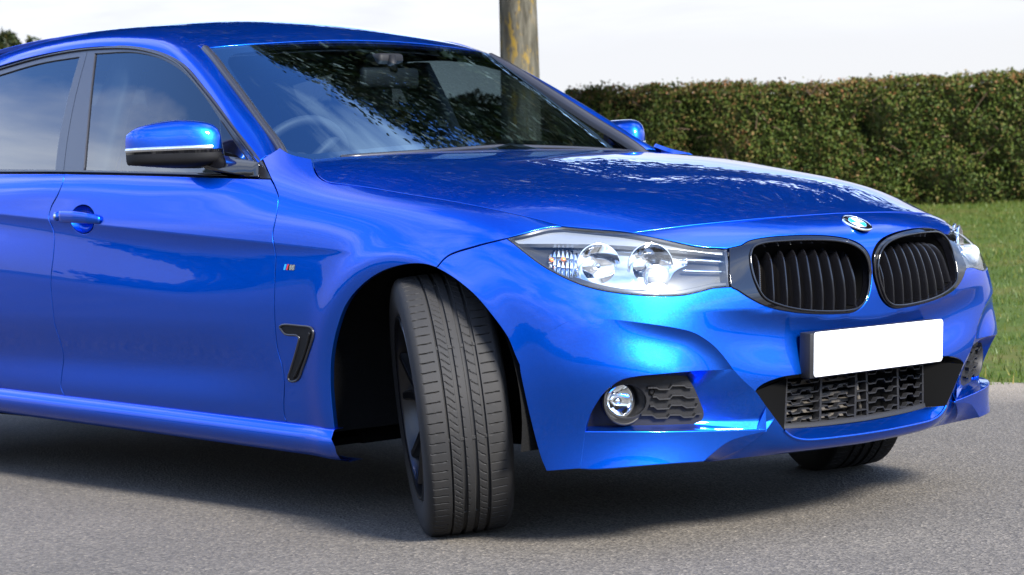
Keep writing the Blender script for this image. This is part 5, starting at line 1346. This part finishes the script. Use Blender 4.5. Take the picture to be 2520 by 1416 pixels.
def letter(txt, ang):
    cu_ = bpy.data.curves.new('letter', 'FONT'); cu_.body = txt; cu_.size = .0125; cu_.align_x = 'CENTER'; cu_.align_y = 'CENTER'; cu_.extrude = .0004; cu_.offset = .0003
    tmp = bpy.data.objects.new('letter', cu_); COL.objects.link(tmp); dg = bpy.context.evaluated_depsgraph_get(); me = bpy.data.meshes.new_from_object(tmp.evaluated_get(dg))
    COL.objects.unlink(tmp); bpy.data.objects.remove(tmp)
    me.materials.clear(); me.materials.append(M['satin']); o = bpy.data.objects.new('badge_letter', me); link(o, rb)
    rad = -by*0
    rdir = by*math.sin(ang)+bz*math.cos(ang)      # outward = letter's up
    xdir = np.cross(rdir, bn); c = bc+bn*.0056+rdir*.0316
    xdir = xdir if xdir@(by*math.cos(ang)-bz*math.sin(ang)) > 0 else -xdir
    o.matrix_local = Matrix(((xdir[0], rdir[0], bn[0], c[0]), (xdir[1], rdir[1], bn[1], c[1]), (xdir[2], rdir[2], bn[2], c[2]), (0, 0, 0, 1)))
# seen from the front the far side (+y) is on the right
for ch_, a in (('B', -52), ('M', 0), ('W', 52)): letter(ch_, R_(a))

# ---------------------------------------------------------------- wheels
RW, WY = .338, .108
def tyre_mesh():
    nth = 1500
    ys = np.unique(np.concatenate([np.linspace(-.094, .094, 70)]+[[g-w/2-.0012, g-w/2, g, g+w/2, g+w/2+.0012] for g, w in ((-.048, .0042), (-.016, .0095), (.013, .0095), (.043, .0075))]))
    th = np.linspace(0, 2*math.pi, nth, endpoint=False); Sx = th*RW
    Y, Sg = np.meshgrid(ys, Sx, indexing='xy')
    d = np.zeros_like(Y)
    for g, w in ((-.048, .0042), (-.016, .0095), (.013, .0095), (.043, .0075)):
        d = np.maximum(d, .0065*np.clip((w/2+.0008-np.abs(Y-g))/.0012, 0, 1))
    def slot(s, per, w): q = (s/per) % 1.0; return np.clip((w/2+.0006-np.abs(q-.5)*per)/.0009, 0, 1)
    P1 = RW*2*math.pi/84; P2 = RW*2*math.pi/112
    curve = lambda y: .02*(y)
    d = np.maximum(d, .0045*slot(Sg+.05*(Y+.1), P1, .0019)*((Y < -.060)))
    d = np.maximum(d, .0042*slot(Sg+.05*(Y+.1), P1, .0017)*((Y > .052) & (Y < .086)))
    d = np.maximum(d, .0035*slot(Sg-(Y+.04)*.95, P2, .0015)*((Y > -.044) & (Y < -.0235)))
    d = np.maximum(d, .0035*slot(Sg-np.sqrt(np.clip((Y-.019)/.02, 0, 1))*.02, P1, .0017)*((Y > .0195) & (Y < .037)))
    d = np.maximum(d, .0028*slot(Sg-(Y)*.9, P1, .0012)*((Y > -.0105) & (Y < -.005)))
    # wear bars in two grooves
    bar = slot(Sg, RW*2*math.pi/9, .009)
    d = np.where((np.abs(Y) < .05) & (d > .006), d-.0025*bar, d)
    Rr = RW-.0022*(np.abs(Y)/.09)**3.0-d
    V = np.stack([np.sin(Sg/RW)*Rr, Y, np.cos(Sg/RW)*Rr], 2)
    # sidewalls
    sw = [(.0975, .3335), (.1035, .328), (.109, .318), (.1125, .303), (.1135, .285), (.1115, .266), (.107, .250), (.102, .241), (.096, .238)]
    rows = []
    for s in (-1, 1):
        for y, r in sw: rows.append(np.stack([np.sin(th)*r, np.full(nth, s*y), np.cos(th)*r], 1))
    L_ = np.stack(rows[:len(sw)][::-1], 1); R2 = np.stack(rows[len(sw):], 1)
    allv = np.concatenate([L_, V, R2], 1); nv = allv.shape[1]
    i = np.arange(nth)[:, None]; j = np.arange(nv-1)[None, :]; i2 = (i+1) % nth
    F = np.stack([i*nv+j, i2*nv+j, i2*nv+j+1, i*nv+j+1], 2).reshape(-1, 4)
    me = bpy.data.meshes.new('tyre'); vv = allv.reshape(-1, 3)
    me.vertices.add(len(vv)); me.vertices.foreach_set('co', vv.ravel()); me.loops.add(F.size); me.loops.foreach_set('vertex_index', F.ravel())
    me.polygons.add(len(F)); me.polygons.foreach_set('loop_start', np.arange(0, F.size, 4)); me.polygons.foreach_set('use_smooth', np.ones(len(F), bool))
    me.update(calc_edges=True); me.validate(); me.set_sharp_from_angle(angle=R_(38)); me.materials.append(M['rubber']); return me
TYRE = tyre_mesh()
def rim_meshes():
    b = MB(); lathe(b, [(.240, -.103), (.2385, -.109), (.232, -.109), (.227, -.100), (.218, -.080), (.213, -.02), (.215, .06), (.226, .098), (.238, .105)], 72)
    s = MB()
    for k in range(5):
        for sgn in (-1, 1):
            a0, a1 = 2*math.pi*k/5+sgn*.10, 2*math.pi*k/5+sgn*.26
            P = [np.array([math.sin(a0)*.055, -.062, math.cos(a0)*.055]), np.array([math.sin((a0+a1)/2)*.14, -.078, math.cos((a0+a1)/2)*.14]), np.array([math.sin(a1)*.222, -.092, math.cos(a1)*.222])]
            P = spline_pts(P, 10); T_ = np.gradient(P, axis=0); T_ /= np.linalg.norm(T_, axis=1)[:, None]; sd_ = np.cross(T_, [0, 1., 0])
            w = np.linspace(.017, .012, 10)[:, None]
            ring = [P-sd_*w, P-sd_*w*.6+[0, -.008, 0], P+sd_*w*.6+[0, -.008, 0], P+sd_*w, P+sd_*w*.9+[0, .03, 0], P-sd_*w*.9+[0, .03, 0]]
            s.add(np.stack(ring, 1).reshape(-1, 3), grid_faces(10, 6, wrap_v=True))
    lathe(s, [(0, -.070), (.030, -.070), (.033, -.066), (.060, -.062), (.072, -.055), (.075, -.03)], 40)
    d = MB(); lathe(d, [(.08, -.02), (.165, -.02), (.165, .006), (.08, .006)], 48)
    box(d, (-.20, -.05, -.07), (-.11, .04, .07), None, .01)
    return b, s, d
rbm, rsm, rdm = rim_meshes()
def wheel(x, side, steer, camber):
    w = empty('wheel'); w.parent = car
    w.matrix_local = Matrix.Translation((x, side*((.748 if side < 0 else .775) if x > -1 else .79), .3365)) @ Matrix.Rotation(steer, 4, 'Z') @ Matrix.Rotation(camber, 4, 'X') @ (Matrix.Rotation(math.pi, 4, 'Z') if side > 0 else Matrix.Identity(4))
    return w
for k, (x, side, st_, ca) in enumerate(((.012, -1, R_(-33.5), R_(4.6)), (.015, 1, R_(-27), R_(3.5)), (-2.9, -1, 0, 0), (-2.9, 1, 0, 0))):
    w = wheel(x, side, st_, ca)
    o = bpy.data.objects.new('tyre', TYRE); link(o, w)
    if k == 0: r0 = rbm.build('rim', M['rim'], w); r1 = rsm.build('wheel_spokes', M['rim'], w, sharp=40); r2 = rdm.build('brake_disc', M['disc'], w, sharp=40)
    else:
        for r in (r0, r1, r2): c = r.copy(); COL.objects.link(c); c.parent = w
# wheel housings and underbody
def liner(x):
    mb = MB(); n = 40; a = np.linspace(R_(-12), R_(192), n); cx, cz, Rr = x+.012, .33, .405
    rows = [np.stack([cx+Rr*np.cos(a), np.full(n, y), cz+Rr*np.sin(a)], 1) for y in (-.865, -.80, -.45)]+[np.stack([np.full(n, cx), np.full(n, -.45), np.full(n, cz)], 1)]
    mb.add(np.stack(rows, 1).reshape(-1, 3), grid_faces(n, 4)); return mb
for x in (0.0, -2.9): pair(liner(x), 'wheel_liner', M['liner'], car)
ub = MB()
for lo, hi in (((-3.6, -.46, .195), (.66, .46, .22)), ((-2.45, -.80, .20), (-.44, .80, .22)), ((.43, -.58, .195), (.56, .58, .22))): box(ub, lo, hi)
ub.build('underbody', M['dark'], car, smooth=False)
# bulkhead, inner body behind the doors (keeps daylight out of the gaps)
ib = MB(); box(ib, (-.46, -.70, .2), (-.42, .70, .90)); box(ib, (-.44, -.44, .2), (.60, .44, .56))
for s in (-1, 1): box(ib, (-3.4, s*.80-.01, .2), (-.45, s*.80+.01, .90))
ib.build('inner_body', M['dark'], car, smooth=False)


# ---------------------------------------------------------------- cabin
d = MB(); xs = np.linspace(0, 1, 24)
dv = []
for y in np.linspace(-.76, .76, 25):
    hump = .045*math.exp(-((y+.37)/.16)**2)
    x0 = -.56-.14*(y/.75)**2
    for x, z in ((x0, .945), (x0-.14, .965), (x0-.26, .968+hump), (x0-.36, .955+hump), (x0-.42, .90), (x0-.40, .70)): dv.append((x, y, z))
d.add(dv, grid_faces(25, 6)); d.build('dashboard', M['dash'], car)
swc = np.array([-1.13, -.37, .955]); sw_ax = Vector((-.90, 0, .43)).normalized()
swm = MB(); t_ = sw_ax.orthogonal().normalized(); b_ = sw_ax.cross(t_)
pts = [np.array(Vector(swc)+t_*.185*math.cos(a)+b_*.185*math.sin(a)) for a in np.linspace(0, 2*math.pi, 49)]
tube(swm, pts, .017, 10, cap=False); lathe(swm, [(0, .03), (.05, .028), (.075, .01), (.07, -.02)], 24, swc, sw_ax)
for a in (0, math.pi*.5, math.pi, math.pi*1.5): tube(swm, [swc, np.array(Vector(swc)+t_*.18*math.cos(a)+b_*.18*math.sin(a))], .016, 8)
swm.build('steering_wheel', M['dash'], car)
def seat_mb(y, x):
    m_ = MB()
    prof = [(-.28, .50), (-.30, .62), (-.33, .80), (-.38, 1.00), (-.41, 1.11), (-.42, 1.14)]
    wd = [.25, .255, .25, .235, .20, .15]
    V = []
    for (px_, z), w in zip(prof, wd):
        ring = [(x+px_-.06, y-w, z), (x+px_+.03, y-w*.94, z), (x+px_+.055, y-w*.72, z), (x+px_+.035, y, z), (x+px_+.055, y+w*.72, z), (x+px_+.03, y+w*.94, z), (x+px_-.06, y+w, z), (x+px_-.09, y, z)]
        V.append(ring)
    m_.add(np.array(V).reshape(-1, 3), grid_faces(6, 8, wrap_v=True)+[tuple(range(40, 48))])
    box(m_, (x-.32, y-.25, .42), (x+.22, y+.25, .55), None, .05)
    h = MB(); cx = x-.43
    V = []
    for z, w, dd in ((1.16, .08, .03), (1.18, .115, .045), (1.24, .13, .052), (1.31, .125, .05), (1.345, .09, .035), (1.355, .04, .015)):
        V.append([(cx+dd*math.cos(a), y+w*np.sign(math.sin(a))*abs(math.sin(a))**.6, z) for a in np.linspace(0, 2*math.pi, 20, endpoint=False)])
    h.add(np.array(V).reshape(-1, 3), grid_faces(6, 20, wrap_v=True)+[tuple(range(100, 120)), tuple(range(20))])
    for s in (-.05, .05): tube(h, [(cx, y+s, 1.10), (cx, y+s, 1.18)], .007, 8)
    return m_, h
for y, x in ((-.37, -1.33), (.37, -1.30), (-.40, -2.25), (.40, -2.25)):
    a, h = seat_mb(y, x); so = a.build('seat', M['seat'], car); h.build('headrest', M['seat'], so)
rl = MB(); P = ROOF.grid(20, 14); V = ROOF.base(*P)+[0, 0, -.035]; rl.add(V, grid_faces(20, 14)); rl.build('headlining', M['grey_lining'], car)
im = MB(); box(im, (-1.065, -.165, 1.222), (-1.035, .065, 1.288), None, .014); mo_ = im.build('rear_view_mirror', M['black_plastic'], car)
im = MB(); box(im, (-1.072, -.155, 1.229), (-1.0655, .055, 1.281), None, .003); im.build('mirror_face', M['gloss_black'], mo_)
im = MB(); tube(im, [(-1.035, -.045, 1.275), (-1.055, -.035, 1.325)], .014, 8); box(im, (-1.13, -.085, 1.295), (-1.05, .015, 1.335), None, .012); im.build('sensor_pod', M['intake_plastic'], mo_)
bp_ = MB(); V = []
for z, s0 in ((.55, .79), (.95, .80), (1.2, .70), (1.36, .62)): V.append([(-1.74-.05*(z-.95), -s0+.0, z), (-1.60-.12*(z-.95), -s0, z), (-1.60-.12*(z-.95), -s0+.06, z), (-1.74-.05*(z-.95), -s0+.06, z)])
bp_.add(np.array(V).reshape(-1, 3), grid_faces(4, 4, wrap_v=True)); pair(bp_, 'door_pillar', M['dash'], car)
dc = MB(); box(dc, (-2.9, -.79, .40), (-.62, -.74, .93), None, .02); pair(dc, 'door_card', M['dash'], car)
rs = MB(); box(rs, (-3.3, -.72, .9), (-2.6, .72, .96), None, .02); rs.build('parcel_shelf', M['dash'], car)
fl_ = MB(); box(fl_, (-3.3, -.78, .22), (-.5, .78, .26)); fl_.build('cabin_floor', M['dark'], car, smooth=False)
bl = MB(); tube(bl, [(-1.66, .70, 1.15), (-1.45, .60, .90), (-1.35, .52, .62)], .018, 6); bl.build('seat_belt', M['dash'], car)

# tail: back panel and hatch, so the car is closed at the rear
tm = MB(); rows = []
for z, s0, x in ((.22, .66, -3.90), (.45, .70, -3.98), (.75, .70, -3.99), (1.0, .67, -3.93), (1.06, .62, -3.86)):
    rows.append([(x-.05*(1-(y/s0)**2), y, z) for y in np.linspace(-s0, s0, 17)])
tm.add(np.array(rows).reshape(-1, 3), grid_faces(5, 17)); tm.build('tail_panel', M['paint'], car)
hm = MB(); rows = []
for x, z, s0 in ((-2.98, 1.47, .54), (-3.25, 1.38, .56), (-3.6, 1.20, .60), (-3.86, 1.062, .62)):
    rows.append([(x, y, z-.03*(y/s0)**4) for y in np.linspace(-s0, s0, 17)])
hm.add(np.array(rows).reshape(-1, 3), grid_faces(4, 17)); hm.build('hatch', M['privacy_glass'], car)
qm = MB(); A_q = np.array([(-2.55, -.66, 1.375), (-2.98, -.60, 1.40), (-3.25, -.585, 1.33), (-3.6, -.61, 1.17), (-3.86, -.62, 1.06)]); B_q = np.array([(-2.60, -.83, 1.0), (-2.9, -.82, 1.0), (-3.2, -.80, 1.01), (-3.6, -.74, 1.02), (-3.92, -.65, 1.0)])
ruled(qm, spline_pts(A_q, 24)+np.array([0, .0, .0]), spline_pts(B_q, 24), 5); pair(qm, 'rear_pillar', M['paint'], car)
